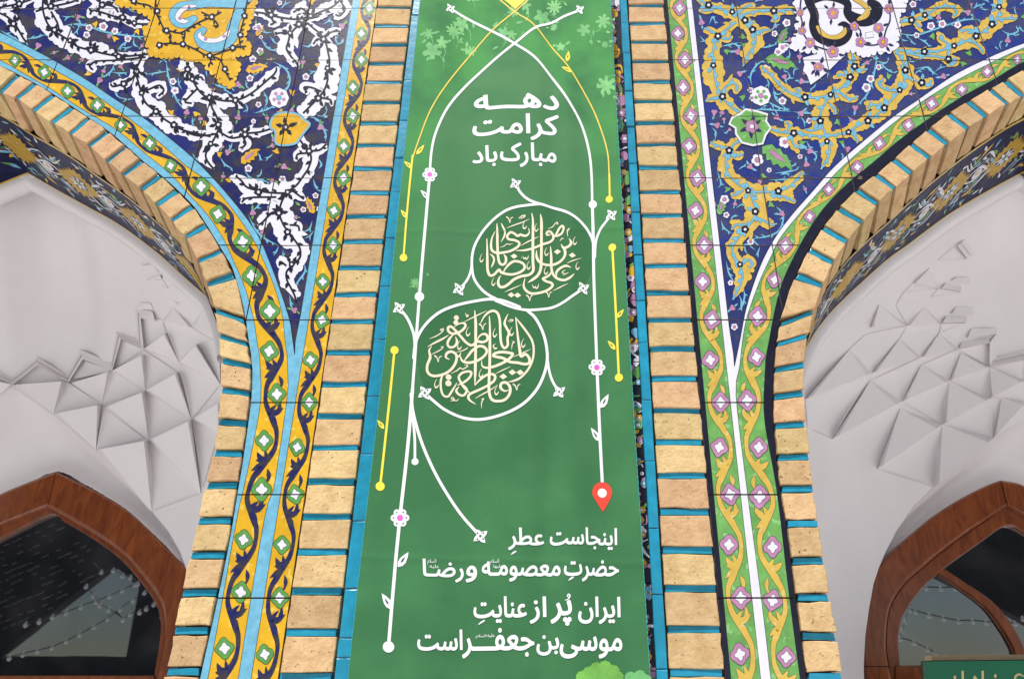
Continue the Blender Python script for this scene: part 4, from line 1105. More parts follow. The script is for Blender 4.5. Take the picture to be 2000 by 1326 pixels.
FACR = [
 ('D', T7([(255,98),(405,66),(280,235),(200,150)])), ('T', T7([(378,113),(456,178),(286,232)])),
 ('D', T7([(410,66),(526,59),(458,178),(380,110)])), ('T', T7([(520,92),(585,150),(462,176)])),
 ('D', T7([(612,57),(588,148),(522,88),(530,64)])), ('T', T7([(465,0),(526,56),(410,63)])), ('T', T7([(305,-10),(405,60),(275,72)])),
 ('D', T7([(456,182),(387,336),(274,262)])), ('T', T7([(456,206),(556,262),(389,335)])),
 ('D', T7([(586,153),(558,261),(459,204)])), ('T', T7([(597,163),(699,212),(561,260)])),
 ('D', T7([(698,126),(698,210),(591,150)])), ('T', T7([(205,150),(276,238),(42,328)])),
 ('D', T7([(272,246),(138,470),(50,430),(45,336)])), ('T', T7([(278,268),(386,338),(141,472)])),
 ('D', T7([(558,264),(531,418),(386,344)])), ('T', T7([(380,362),(527,420),(299,576)])),
 ('D', T7([(700,325),(713,466),(536,414)])), ('T', T7([(562,272),(701,321),(530,415)])),
 ('D', T7([(698,214),(699,320),(561,262)])), ('T', T7([(705,215),(822,262),(704,320)])),
 ('D', T7([(822,182),(822,256),(706,211)])), ('D', T7([(822,268),(830,338),(742,322),(706,320)])),
 ('T', T7([(742,324),(838,336),(830,396),(715,466)])),
 ('D', T7([(530,424),(501,640),(300,580)])), ('T', T7([(534,424),(712,467),(501,642)])),
 ('D', T7u([(495,190),(610,295),(365,298)])), ('T', T7u([(290,370),(365,548),(150,500)])),
 ('D', T7u([(120,518),(360,552),(70,575)])), ('D', T7u([(395,548),(565,575),(300,622)])),
 ('T', T7u([(262,678),(390,842),(140,845)])), ('D', T7u([(385,850),(600,850),(370,895)])), ('D', T7u([(262,676),(105,862),(0,690),(68,580)])),
]
def vault(side):
    root = empty('plaster_vault', W(XC[side]/3.4428*3200+CX, 1100, .9))
    rnd = random.Random(5)
    full, half, apex = FULL[side]; xc = XC[side]; pl = root.location
    vault_shell(side, root)
    # white rim just behind the tiles
    c = [(2*xc-x, z) for x, z in DG[side][:0:-1] if abs(x-xc) < .5]+DG[side]
    c = resample(c, 90, 1)
    V = []; Fc = []
    for k, (x, z) in enumerate(c):
        u = c[max(k-1, 0)]; v = c[min(k+1, len(c)-1)]; tx, tz = v[0]-u[0], v[1]-u[1]; l = math.hypot(tx, tz); n_ = Vector((tz/l, 0, -tx/l))
        if n_.x*(xc-x)+n_.z*(1.2-z) < 0: n_ = -n_
        for yy, h in ((YG+.002, -.012), (YG-.006, -.004), (YG-.008, .024), (YG+.012, .034), (YG+.03, .036), (YG+.06, .010)):
            V.append(Vector((x, yy+.004, z))+n_*(h+rnd.uniform(-.0006, .0006))-pl)
    for k in range(len(c)-1):
        for a in range(5): Fc.append((k*6+a, k*6+a+1, k*6+6+a+1, k*6+6+a))
    link('plaster_rim', mesh('plaster_rim', V, Fc, [M['plaster']], smooth=True), root)
    fac = [(k, [tuple(q) for q in p]) for k, p in (FACL if side == 'L' else FACR)]
    nodes = []                        # corners that fall together become one node
    def snap(q):
        for n_ in nodes:
            if math.dist(n_[0], q) < 8.5: return n_
        nodes.append([q]); return nodes[-1]
    fac = [(k, [snap(q)[0] for q in p]) for k, p in fac]
    for kind, p in fac:
        if len(set(p)) < 3: continue
        e = .09
        l, r = p[1], p[-1]; mid_ = ((l[0]+r[0])/2, (l[1]+r[1])/2)
        hgt = math.dist(p[0], mid_)*2.4/1483
        h = min(.085, hgt*(.48 if kind == 'T' else -.10))
        base = [vault_hit(side, *q) for q in p]
        P0 = [q-d*.004 for q, d in base]
        def ridge(f):
            x, d = vault_hit(side, l[0]+(r[0]-l[0])*f, l[1]+(r[1]-l[1])*f); x2 = P0[1].lerp(P0[-1], f); return x2-d*h
        R1, R2 = ridge(e), ridge(1-e)
        n = len(P0); V = P0+[R1, R2]
        Fc = [(0, n, n+1), (0, 1, n), (0, n+1, n-1)]
        if n == 4: Fc += [(1, 2, n), (2, n+1, n), (2, 3, n+1)]
        else: Fc += [(1, n, n+1, n-1)]
        back = [q+d*.012 for q, d in base]; o_ = len(V); V += back
        Fc += [(i, (i+1) % n, o_+(i+1) % n, o_+i) for i in range(n)]
        cen = sum(V, Vector())/len(V)
        link('plaster_facet', mesh('plaster_facet', [v-cen for v in V], Fc, [M['plaster']]), root, cen-root.location)
    # stepped fillet along the zigzag
    if side == 'L':
        out_ = TU([(-250,1180),(-120,1010),(0,1080),(95,1135),(320,955),(570,1115),(690,895),(960,1005),(1000,745),(1172,800),(1165,540),(1300,556)])
        mid_ = TU([(-240,1215),(-115,1048),(0,1112),(100,1165),(320,990),(580,1145),(704,935),(962,1040),(1022,772),(1205,838),(1190,580),(1320,575)])
        inn_ = TU([(-230,1260),(-110,1085),(0,1150),(108,1198),(322,1030),(592,1178),(716,980),(968,1078),(1046,806),(1240,884),(1214,625),(1340,650)])
        chips = [TS([(868,1070),(935,1065),(978,1110),(868,1095)]), TS([(905,1165),(985,1128),(1000,1152),(905,1165)])[:3]]
    else:
        out_ = T7u([(595,125),(680,240)]); mid_ = T7u([(560,150),(650,265)]); inn_ = T7u([(530,175),(615,290)])
        for a, b in (([(525,445),(630,445),(640,505),(480,478)], [(430,500),(570,530),(560,572),(390,545)]), ([(520,705),(670,705),(675,770),(480,765)], [(430,785),(612,790),(608,842),(400,845)]), ([(650,890),(868,885),(872,938),(618,972)], [(570,1010),(808,972),(808,1018),(545,1060)])):
            raised('plaster_ledge', side, T7u(a), [.004, .004, .022, .022], root); raised('plaster_ledge', side, T7u(b), [.006, .006, .030, .030], root)
        raised('plaster_ledge', side, T7u([(865,940),(872,1135),(808,1210),(808,1015)]), [.006, .006, .03, .03], root)
        raised('plaster_ledge', side, T7u([(872,1135),(1300,1030),(1300,1075),(812,1180)]), [.004, .004, .022, .022], root)
        raised('plaster_ledge', side, T7u([(812,1182),(1300,1080),(1300,1125),(812,1222)]), [.01, .01, .030, .030], root)
        chips = []
    for a, b, c_ in zip(zip(out_, out_[1:]), zip(mid_, mid_[1:]), zip(inn_, inn_[1:])):
        raised('plaster_ledge', side, [a[0], a[1], b[1], b[0]], [.003, .003, .020, .020], root)
        raised('plaster_ledge', side, [b[0], b[1], c_[1], c_[0]], [.012, .012, .032, .032], root)
    for c_ in chips: raised('plaster_ledge', side, c_, .02, root)
    # hood between the facets and the window head
    H = HSTRIP[side]
    V = []; Fc = []; n = len(H[0]); m = 8
    for k in range(n):
        a, d = vault_hit(side, *H[0][k]); a = a-d*.002
        b = W(*H[1][k], TWIN-.035)
        for j in range(m+1):
            f = j/m; p = a.lerp(b, f); p.y += .10*sin(pi*f)*HB[side]
            V.append(p-pl)
    for k in range(n-1):
        for j in range(m): Fc.append((k*(m+1)+j, k*(m+1)+j+1, (k+1)*(m+1)+j+1, (k+1)*(m+1)+j))
    link('hood', mesh('hood', V, Fc, [M['plaster']], smooth=True), root)
    # chipped white edge over the frame
    V = []; Fc = []
    r = cr(H[1], 6)
    for k, (x, y) in enumerate(r):
        p = W(x, y, TWIN-.035); q = W(x+rnd.uniform(-.6, .6), y+4.5+rnd.uniform(-.9, .9), TWIN-.045); V += [p-pl+Vector((0, -.001, .002)), q-pl, q-pl+Vector((0, .05, 0))]
        if k: o_ = 3*k; Fc += [(o_-3, o_, o_+1, o_-2), (o_-2, o_+1, o_+2, o_-1)]
    link('plaster_lip', mesh('plaster_lip', V, Fc, [M['plaster']]), root)
    return root

# traced boundaries between vault facets and window heads
_cL = T6([(-420,760),(-250,500),(-100,390),(0,310),(43,284),(190,381),(342,509),(440,612),(540,728),(600,800),(640,870),(668,945)])
_rL = T6([(-420,900),(-250,800),(-130,730),(-50,690),(60,640),(200,578),(300,622),(400,680),(480,740),(560,812),(625,880),(668,945)])
_cR = T7([(302,935),(330,870),(370,795),(430,710),(500,642),(600,556),(712,467),(822,396),(880,370),(960,430),(1060,520),(1200,700)])
_rR = T7([(302,935),(350,880),(400,832),(470,776),(540,728),(610,686),(680,642),(740,613),(790,624),(850,650),(1000,740),(1200,930)])
HSTRIP = {'L': (cr(_cL, 4), cr(_rL, 4)), 'R': (cr(_cR, 4), cr(_rR, 4))}
# keep the facet chain straight between its nodes
def lin(p, n=4):
    o = []
    for a, b in zip(p, p[1:]):
        for i in range(n): o.append((a[0]+(b[0]-a[0])*i/n, a[1]+(b[1]-a[1])*i/n))
    return o+[p[-1]]
HSTRIP = {'L': (lin(_cL), cr(_rL, 4)), 'R': (lin(_cR), cr(_rR, 4))}
HB = {'L': 1.0, 'R': 1.0}
HOODL = lin(_cL)+[(390,1150),(385,1450),(-330,1450),(-330,1016)]
HOODR = lin(_cR)+[(2330,983),(2330,1450),(1690,1450),(1687,1300),(1690,1240),(1697,1190),(1706,1140)]
def vault_shell(side, root):
    x0, x1 = (-330, 530) if side == 'L' else (1470, 2330)
    y0, y1 = 40, 1450
    cut = HOODL if side == 'L' else HOODR
    V = []; Ed = []
    dense = []
    for a, b in zip(cut, cut[1:]+cut[:1]):
        n = max(1, int(math.dist(a, b)/16))
        for i in range(n): dense.append((a[0]+(b[0]-a[0])*i/n, a[1]+(b[1]-a[1])*i/n))
    V = [Vector(p) for p in dense]; Ed = [(i, (i+1) % len(dense)) for i in range(len(dense))]
    x = x0
    while x <= x1:
        y = y0
        while y <= y1: V.append(Vector((x+((y/14) % 2)*.01, y))); y += 13
        x += 13
    r = delaunay_2d_cdt(V, Ed, [], 0, 1e-4)
    vs, fs = r[0], r[2]
    F_ = []
    for f in fs:
        c = sum((vs[i] for i in f), Vector((0, 0)))/3
        if not inside((c.x, c.y), cut): F_.append(tuple(f))
    pl = root.location; used = sorted({i for f in F_ for i in f}); mp = {k: i for i, k in enumerate(used)}
    P3 = [vault_hit(side, vs[i].x, vs[i].y)[0]-pl for i in used]
    link('vault_shell', mesh('vault_shell', P3, [tuple(mp[i] for i in f) for f in F_], [M['plaster']], smooth=True), root)

# ------------------------------------------------------------------ windows
def bar(name, O, I, y0, y1, m, parent, n=60):
    """moulded member between two traced edges, from depth y0 (front) to y1"""
    a, b = resample(O, n, 3), resample(I, n, 3); V = []; Fc = []; pl = parent.location
    for p, q in zip(a, b):
        def mixp(f): return (p[0]+(q[0]-p[0])*f, p[1]+(q[1]-p[1])*f)
        r_ = [W(*p, y1)]+[W(*mixp(f), y) for f, y in ((0, y0+.006), (.06, y0), (.90, y0), (.96, y0+.003), (1, y0+.010))]+[W(*q, y1)]
        # carry every ring point on its own plumb plane so that the member has real depth
        w0, w1 = W(*p, y0), W(*q, y0); r_[0] = Vector((w0.x, y1, w0.z)); r_[-1] = Vector((w1.x, y1, w1.z))
        V += [v-pl for v in r_]
    k = 7
    for i in range(n):
        for j in range(k-1): Fc.append((i*k+j, i*k+j+1, i*k+k+j+1, i*k+k+j))
    Fc += [tuple(range(k)), tuple(range(n*k, n*k+k))]
    return link(name, mesh(name, V, Fc, [M[m]]), parent)
def pane(name, pts, y, parent, m='glass'):
    V = [W(*p, y) for p in pts]; pl = parent.location; c = sum(V, Vector())/len(V)
    back = [v+Vector((0, .006, 0)) for v in V]; n = len(V)
    Fc = [tuple(t) for t in tessellate_polygon([[Vector((x, yy, 0)) for x, yy in pts]])]
    Fc += [tuple(n+i for i in t) for t in Fc[:]]+[(i, (i+1) % n, n+(i+1) % n, n+i) for i in range(n)]
    return link(name, mesh(name, [v-c for v in V+back], Fc, [M[m]]), parent, c-pl)
def window(side):
    if side == 'L':
        root = empty('arched_window', W(108, 1326, TWIN))
        OR = [(109.5,921),(180,955),(246,994),(306,1050),(350,1095),(366,1117),(352,1180),(322,1326),(300,1430)]
        IR = [(93.5,990),(128,1009),(193,1048),(244,1086),(289,1138),(315,1179),(322,1215),(320,1250),(308,1318),(285,1430)]
        OL = [(108.5,921),(60,940),(0,965),(-60,998),(-120,1040),(-180,1100),(-215,1160),(-250,1430)]
        IL = [(92.5,990),(50,1006),(0,1027),(-50,1056),(-100,1094),(-150,1150),(-175,1210),(-205,1430)]
        bar('frame', OR, IR, TWIN-.055, TWIN+.03, 'wood', root); bar('frame', OL, IL, TWIN-.055, TWIN+.03, 'wood', root)
        SO = [(x, y) for x, y in IL[::-1]]+IR[1:]
        SI = [(-190,1430),(-162,1212),(-138,1160),(-92,1110),(-45,1074),(4,1048),(97,1003),(126,1019),(188,1056),(238,1094),(282,1145),(308,1185),(314,1216),(312,1250),(301,1318),(279,1430)]
        bar('sash', SO, SI, TWIN-.022, TWIN+.02, 'wood', root, n=90)
        bar('bottom_rail', [(-230,1318),(300,1318)], [(-230,1352),(300,1352)], TWIN-.03, TWIN+.02, 'wood', root, n=10)
        pane('pane', [(-200,1360),(-170,1212),(-140,1156),(-95,1104),(-45,1070),(4,1043),(96,999),(130,1016),(192,1053),(242,1091),(286,1142),(312,1183),(318,1216),(316,1250),(300,1360)], TWIN, root)
        tag(root, 'arched window with an orange brown varnished wooden frame and one dark undivided pane, left of the banner', 'window')
    else:
        root = empty('arched_window', W(1955, 1326, TWIN))
        OL = [(1953,938),(1920,951),(1874,975),(1823,1008),(1770,1052),(1734,1085),(1713,1115),(1698,1163),(1688,1214),(1686,1246),(1690,1300)]
        IL = [(1967,988),(1934,1010),(1889,1040),(1829,1085),(1800,1110),(1770,1136),(1746,1169),(1735,1199),(1731,1240),(1731,1273),(1736,1300)]
        OL2 = [(1690,1302),(1693,1326),(1697,1430)]; IL2 = [(1736,1302),(1741,1326),(1748,1430)]
        OR = [(1955,938),(2000,948),(2080,992),(2160,1060),(2215,1150),(2235,1260),(2240,1430)]
        IR = [(1969,988),(2000,1006),(2060,1040),(2120,1095),(2165,1170),(2180,1260),(2185,1430)]
        bar('frame', OL, IL, TWIN-.055, TWIN+.03, 'wood', root); bar('frame', OL2, IL2, TWIN-.055, TWIN+.03, 'wood', root, n=8); bar('frame', OR, IR, TWIN-.055, TWIN+.03, 'wood', root)
        SO = [(1748,1430)]+IL[::-1]+IR[1:]
        SI = [(1764,1430),(1757,1297),(1754,1262),(1757,1228),(1767,1195),(1799,1150),(1818,1132),(1849,1106),(1888,1078),(1922,1054),(1967,1026),(2010,1046),(2060,1080),(2105,1130),(2140,1190),(2155,1270),(2160,1430)]
        bar('sash', SO, SI, TWIN-.022, TWIN+.02, 'wood', root, n=90)
        bar('bottom_rail', [(1750,1299),(2160,1296)], [(1750,1345),(2160,1345)], TWIN-.03, TWIN+.02, 'wood', root, n=10)
        bar('muntin', [(1838,1106),(1890,1140),(1936,1172),(1968,1208),(1990,1244),(2002,1274),(2012,1330)], [(1832,1118),(1882,1152),(1926,1186),(1954,1222),(1974,1254),(1984,1280),(1990,1330)], TWIN-.02, TWIN+.02, 'wood', root, n=40)
        pane('pane', [(1752,1340),(1750,1262),(1754,1226),(1764,1192),(1796,1146),(1830,1120),(1882,1150),(1926,1184),(1956,1222),(1978,1256),(1988,1282),(1994,1340)], TWIN, root)
        pane('pane', [(1998,1340),(2000,1280),(1990,1250),(1966,1212),(1932,1178),(1888,1146),(1838,1112),(1888,1076),(1922,1050),(1967,1022),(2012,1042),(2064,1076),(2110,1126),(2146,1188),(2160,1270),(2165,1340)], TWIN, root)
        tag(root, 'arched window with a red brown wooden frame and a curved glazing bar, behind the green sign', 'window')
    return root

# ------------------------------------------------------------------ Arabic script lettering as meshes
FORMS = {'ا':'\uFE8D\uFE8E','ب':'\uFE8F\uFE90\uFE91\uFE92','پ':'\uFB56\uFB57\uFB58\uFB59','ت':'\uFE95\uFE96\uFE97\uFE98','ج':'\uFE9D\uFE9E\uFE9F\uFEA0','ح':'\uFEA1\uFEA2\uFEA3\uFEA4','خ':'\uFEA5\uFEA6\uFEA7\uFEA8',
 'د':'\uFEA9\uFEAA','ر':'\uFEAD\uFEAE','ز':'\uFEAF\uFEB0','س':'\uFEB1\uFEB2\uFEB3\uFEB4','ص':'\uFEB9\uFEBA\uFEBB\uFEBC','ض':'\uFEBD\uFEBE\uFEBF\uFEC0','ط':'\uFEC1\uFEC2\uFEC3\uFEC4','ع':'\uFEC9\uFECA\uFECB\uFECC',
 'ف':'\uFED1\uFED2\uFED3\uFED4','ک':'\uFB8E\uFB8F\uFB90\uFB91','ل':'\uFEDD\uFEDE\uFEDF\uFEE0','م':'\uFEE1\uFEE2\uFEE3\uFEE4','ن':'\uFEE5\uFEE6\uFEE7\uFEE8','ه':'\uFEE9\uFEEA\uFEEB\uFEEC','و':'\uFEED\uFEEE','ی':'\uFBFC\uFBFD\uFBFE\uFBFF','ـ':'\u0640\u0640\u0640\u0640','ء':'\uFE80'}
def shape_word(s):
    out = []; n = len(s)
    for i, ch in enumerate(s):
        f = FORMS.get(ch)
        if not f: out.append(ch); continue
        prev = i > 0 and len(FORMS.get(s[i-1], '')) == 4
        nxt = i+1 < n and len(f) == 4 and s[i+1] in FORMS and len(FORMS[s[i+1]]) > 1
        k = (3 if nxt else 1) if prev else (2 if nxt else 0)
        out.append(f[min(k, len(f)-1)] if len(f) > 1 else f[0])
    return ''.join(out)[::-1].replace('\uFE8E\uFEDF', '\uFEFB').replace('\uFE8E\uFEE0', '\uFEFC')
def word_tris(word, off=.012):
    """outline loops of the letters, thickened and filled one by one so that joined letters leave no holes"""
    c = bpy.data.curves.new('lettering', 'FONT'); c.body = shape_word(word); c.size = 1; c.resolution_u = 4; c.fill_mode = 'NONE'
    o = bpy.data.objects.new('lettering', c); C.objects.link(o); bpy.context.view_layer.update()
    me = o.to_mesh(); V = [(v.co.x, v.co.y) for v in me.vertices]; Ed = [tuple(e.vertices) for e in me.edges]
    o.to_mesh_clear(); bpy.data.objects.remove(o); bpy.data.curves.remove(c)
    adj = {}
    for a, b in Ed: adj.setdefault(a, []).append(b); adj.setdefault(b, []).append(a)
    seen = set(); loops = []
    for k in sorted(adj):
        if k in seen: continue
        # edges are stored in contour order: follow the edge that starts here
        lp = [k]; seen.add(k); cur = max(adj[k]) if len(adj[k]) > 1 and k+1 not in adj[k] else (k+1 if k+1 in adj[k] else adj[k][0])
        while cur not in seen:
            lp.append(cur); seen.add(cur); nx = [q for q in adj[cur] if q not in seen]
            if not nx: break
            cur = nx[0]
        P_ = [V[i] for i in lp]; q = [P_[0]]
        for p in P_[1:]:
            if math.dist(p, q[-1]) > 2e-3: q.append(p)
        if len(q) > 2 and math.dist(q[0], q[-1]) < 2e-3: q.pop()
        if len(q) > 2: loops.append(q)
    big = max(loops, key=lambda l: abs(area(l))); sg = 1 if area(big) > 0 else -1
    def grow(l):
        out = []; n = len(l)
        for i in range(n):
            a, b = l[i-1], l[(i+1) % n]; dx, dy = b[0]-a[0], b[1]-a[1]; d = math.hypot(dx, dy) or 1
            out.append((l[i][0]+dy/d*off*sg, l[i][1]-dx/d*off*sg))
        return out
    loops = [grow(l) for l in loops]
    VV = []; EE = []
    for l in loops:
        o_ = len(VV); VV += [Vector(p) for p in l]; EE += [(o_+i, o_+(i+1) % len(l)) for i in range(len(l))]
    r = delaunay_2d_cdt(VV, EE, [], 0, 1e-5); pts = [(v.x, v.y) for v in r[0]]; OF = []
    def winding(p):
        w_ = 0
        for l in loops:
            for i in range(len(l)):
                a, b = l[i-1], l[i]
                if a[1] <= p[1] < b[1] or b[1] <= p[1] < a[1]:
                    x = a[0]+(p[1]-a[1])*(b[0]-a[0])/(b[1]-a[1])
                    if x > p[0]: w_ += 1 if b[1] > a[1] else -1
        return w_
    for t in r[2]:
        c_ = (sum(pts[i][0] for i in t)/len(t), sum(pts[i][1] for i in t)/len(t))
        if winding(c_) != 0: OF.append(tuple(t))
    return pts, OF
def word_into(P, word, box, layer, m, off=.012, shadow=None):
    """fit a word to a pixel box x0, y0, x1, y1 and add it to a painter"""
    V, Fc = word_tris(word, off)
    xs = [v[0] for v in V]; ys = [v[1] for v in V]; a, b, c_, d = min(xs), max(xs), min(ys), max(ys)
    x0, y0, x1, y1 = box
    T = [(x0+(x-a)/(b-a)*(x1-x0), y1-(y-c_)/(d-c_)*(y1-y0)) for x, y in V]
    for k, f in enumerate(Fc):
        P.piece([T[i] for i in f], layer, m)
        if shadow: P.piece([(T[i][0]+shadow[1], T[i][1]+shadow[2]) for i in f], layer-.6, shadow[0])

# ------------------------------------------------------------------ banner
BT = -.034
def cloth_y(x, z):
    return (BT-.0046*sin(x*21+.8+z*.6)-.0022*sin(x*44+2+z*2.1)-.0018*sin(x*13-z*7.5)-.0009*math.exp(-((z-2.62-.03*x)/.006)**2)-.0009*math.exp(-((z-1.86+.02*x)/.006)**2)+.0085*math.exp(-((x+.006-.01*sin(z*3))/.030)**2)
            -.0035*math.exp(-((x-.035)/.03)**2)-.0010*sin(z*9+x*6)-.0025*math.exp(-((x+.115)/.035)**2))
def banner_mats():
    def green(name, top, bot, varc, sc=8):
        m = bpy.data.materials.new(name); m.use_nodes = True; N = m.node_tree.nodes; Lk = m.node_tree.links; b = N['Principled BSDF']
        b.inputs['Roughness'].default_value = .85; b.inputs['Specular IOR Level'].default_value = .12
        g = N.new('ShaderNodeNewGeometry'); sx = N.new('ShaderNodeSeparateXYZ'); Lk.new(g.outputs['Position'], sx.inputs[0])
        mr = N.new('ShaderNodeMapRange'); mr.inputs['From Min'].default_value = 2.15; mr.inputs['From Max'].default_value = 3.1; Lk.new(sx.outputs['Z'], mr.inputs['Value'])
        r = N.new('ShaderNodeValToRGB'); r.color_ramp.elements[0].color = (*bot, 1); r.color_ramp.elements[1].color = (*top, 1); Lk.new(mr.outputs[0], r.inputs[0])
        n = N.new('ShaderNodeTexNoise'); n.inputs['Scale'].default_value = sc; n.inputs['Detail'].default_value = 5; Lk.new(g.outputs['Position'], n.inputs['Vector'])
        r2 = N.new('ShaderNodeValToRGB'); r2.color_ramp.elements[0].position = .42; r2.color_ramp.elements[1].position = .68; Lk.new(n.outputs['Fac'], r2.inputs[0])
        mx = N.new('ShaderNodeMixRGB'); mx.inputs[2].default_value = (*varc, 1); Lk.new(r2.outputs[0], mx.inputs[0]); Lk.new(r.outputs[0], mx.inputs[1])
        # woven thread
        w1 = N.new('ShaderNodeTexWave'); w1.wave_type = 'BANDS'; w1.bands_direction = 'Z'; w1.inputs['Scale'].default_value = 190; w1.inputs['Distortion'].default_value = .6; Lk.new(g.outputs['Position'], w1.inputs['Vector'])
        n3 = N.new('ShaderNodeTexNoise'); n3.inputs['Scale'].default_value = 650; n3.inputs['Detail'].default_value = 2; Lk.new(g.outputs['Position'], n3.inputs['Vector'])
        ad = N.new('ShaderNodeMath'); ad.operation = 'ADD'; Lk.new(w1.outputs['Fac'], ad.inputs[0]); Lk.new(n3.outputs['Fac'], ad.inputs[1])
        mv = N.new('ShaderNodeMapRange'); mv.inputs['From Max'].default_value = 2; mv.inputs['To Min'].default_value = .70; mv.inputs['To Max'].default_value = 1.3; Lk.new(ad.outputs[0], mv.inputs['Value'])
        hs = N.new('ShaderNodeHueSaturation'); Lk.new(mx.outputs[0], hs.inputs['Color']); Lk.new(mv.outputs[0], hs.inputs['Value']); Lk.new(hs.outputs[0], b.inputs['Base Color'])
        bp = N.new('ShaderNodeBump'); bp.inputs['Strength'].default_value = .35; bp.inputs['Distance'].default_value = .0006; Lk.new(ad.outputs[0], bp.inputs['Height']); Lk.new(bp.outputs[0], b.inputs['Normal'])
        return m
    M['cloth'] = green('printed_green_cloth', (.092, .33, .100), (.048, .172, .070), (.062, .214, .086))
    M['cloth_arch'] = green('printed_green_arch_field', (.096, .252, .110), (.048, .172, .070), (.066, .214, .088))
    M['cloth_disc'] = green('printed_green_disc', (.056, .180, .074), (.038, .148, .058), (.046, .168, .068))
    M['leafprint'] = mat('pale_green_leaf_print', (.19, .52, .17), rough=.75, var=.18, scale=40)
    M['leafprint2'] = mat('mid_green_leaf_print', (.145, .44, .15), rough=.75, var=.18, scale=40)
    M['limeprint'] = mat('lime_tree_print', (.16, .42, .07), rough=.75, var=.2, scale=30)
    M['pw'] = mat('white_print', (.82, .83, .85), rough=.7, var=.03, scale=60)
    M['pc'] = mat('cream_print', (.80, .72, .52), rough=.7, var=.04, scale=60)
    M['py'] = mat('yellow_print', (.84, .72, .055), rough=.7, var=.05, scale=60)
    M['pg'] = mat('gold_print', (.80, .60, .07), rough=.7, var=.1, scale=60)
    M['pd'] = mat('dark_green_print', (.03, .10, .05), rough=.7, var=.1, scale=60)
    M['pm'] = mat('magenta_print', (.72, .12, .55), rough=.7, var=.05, scale=60)
    M['pr'] = mat('red_print', (.80, .055, .03), rough=.7, var=.05, scale=60)
    M['thread'] = mat('turquoise_hem_thread', (.03, .30, .28), rough=.8, var=.5, scale=400)

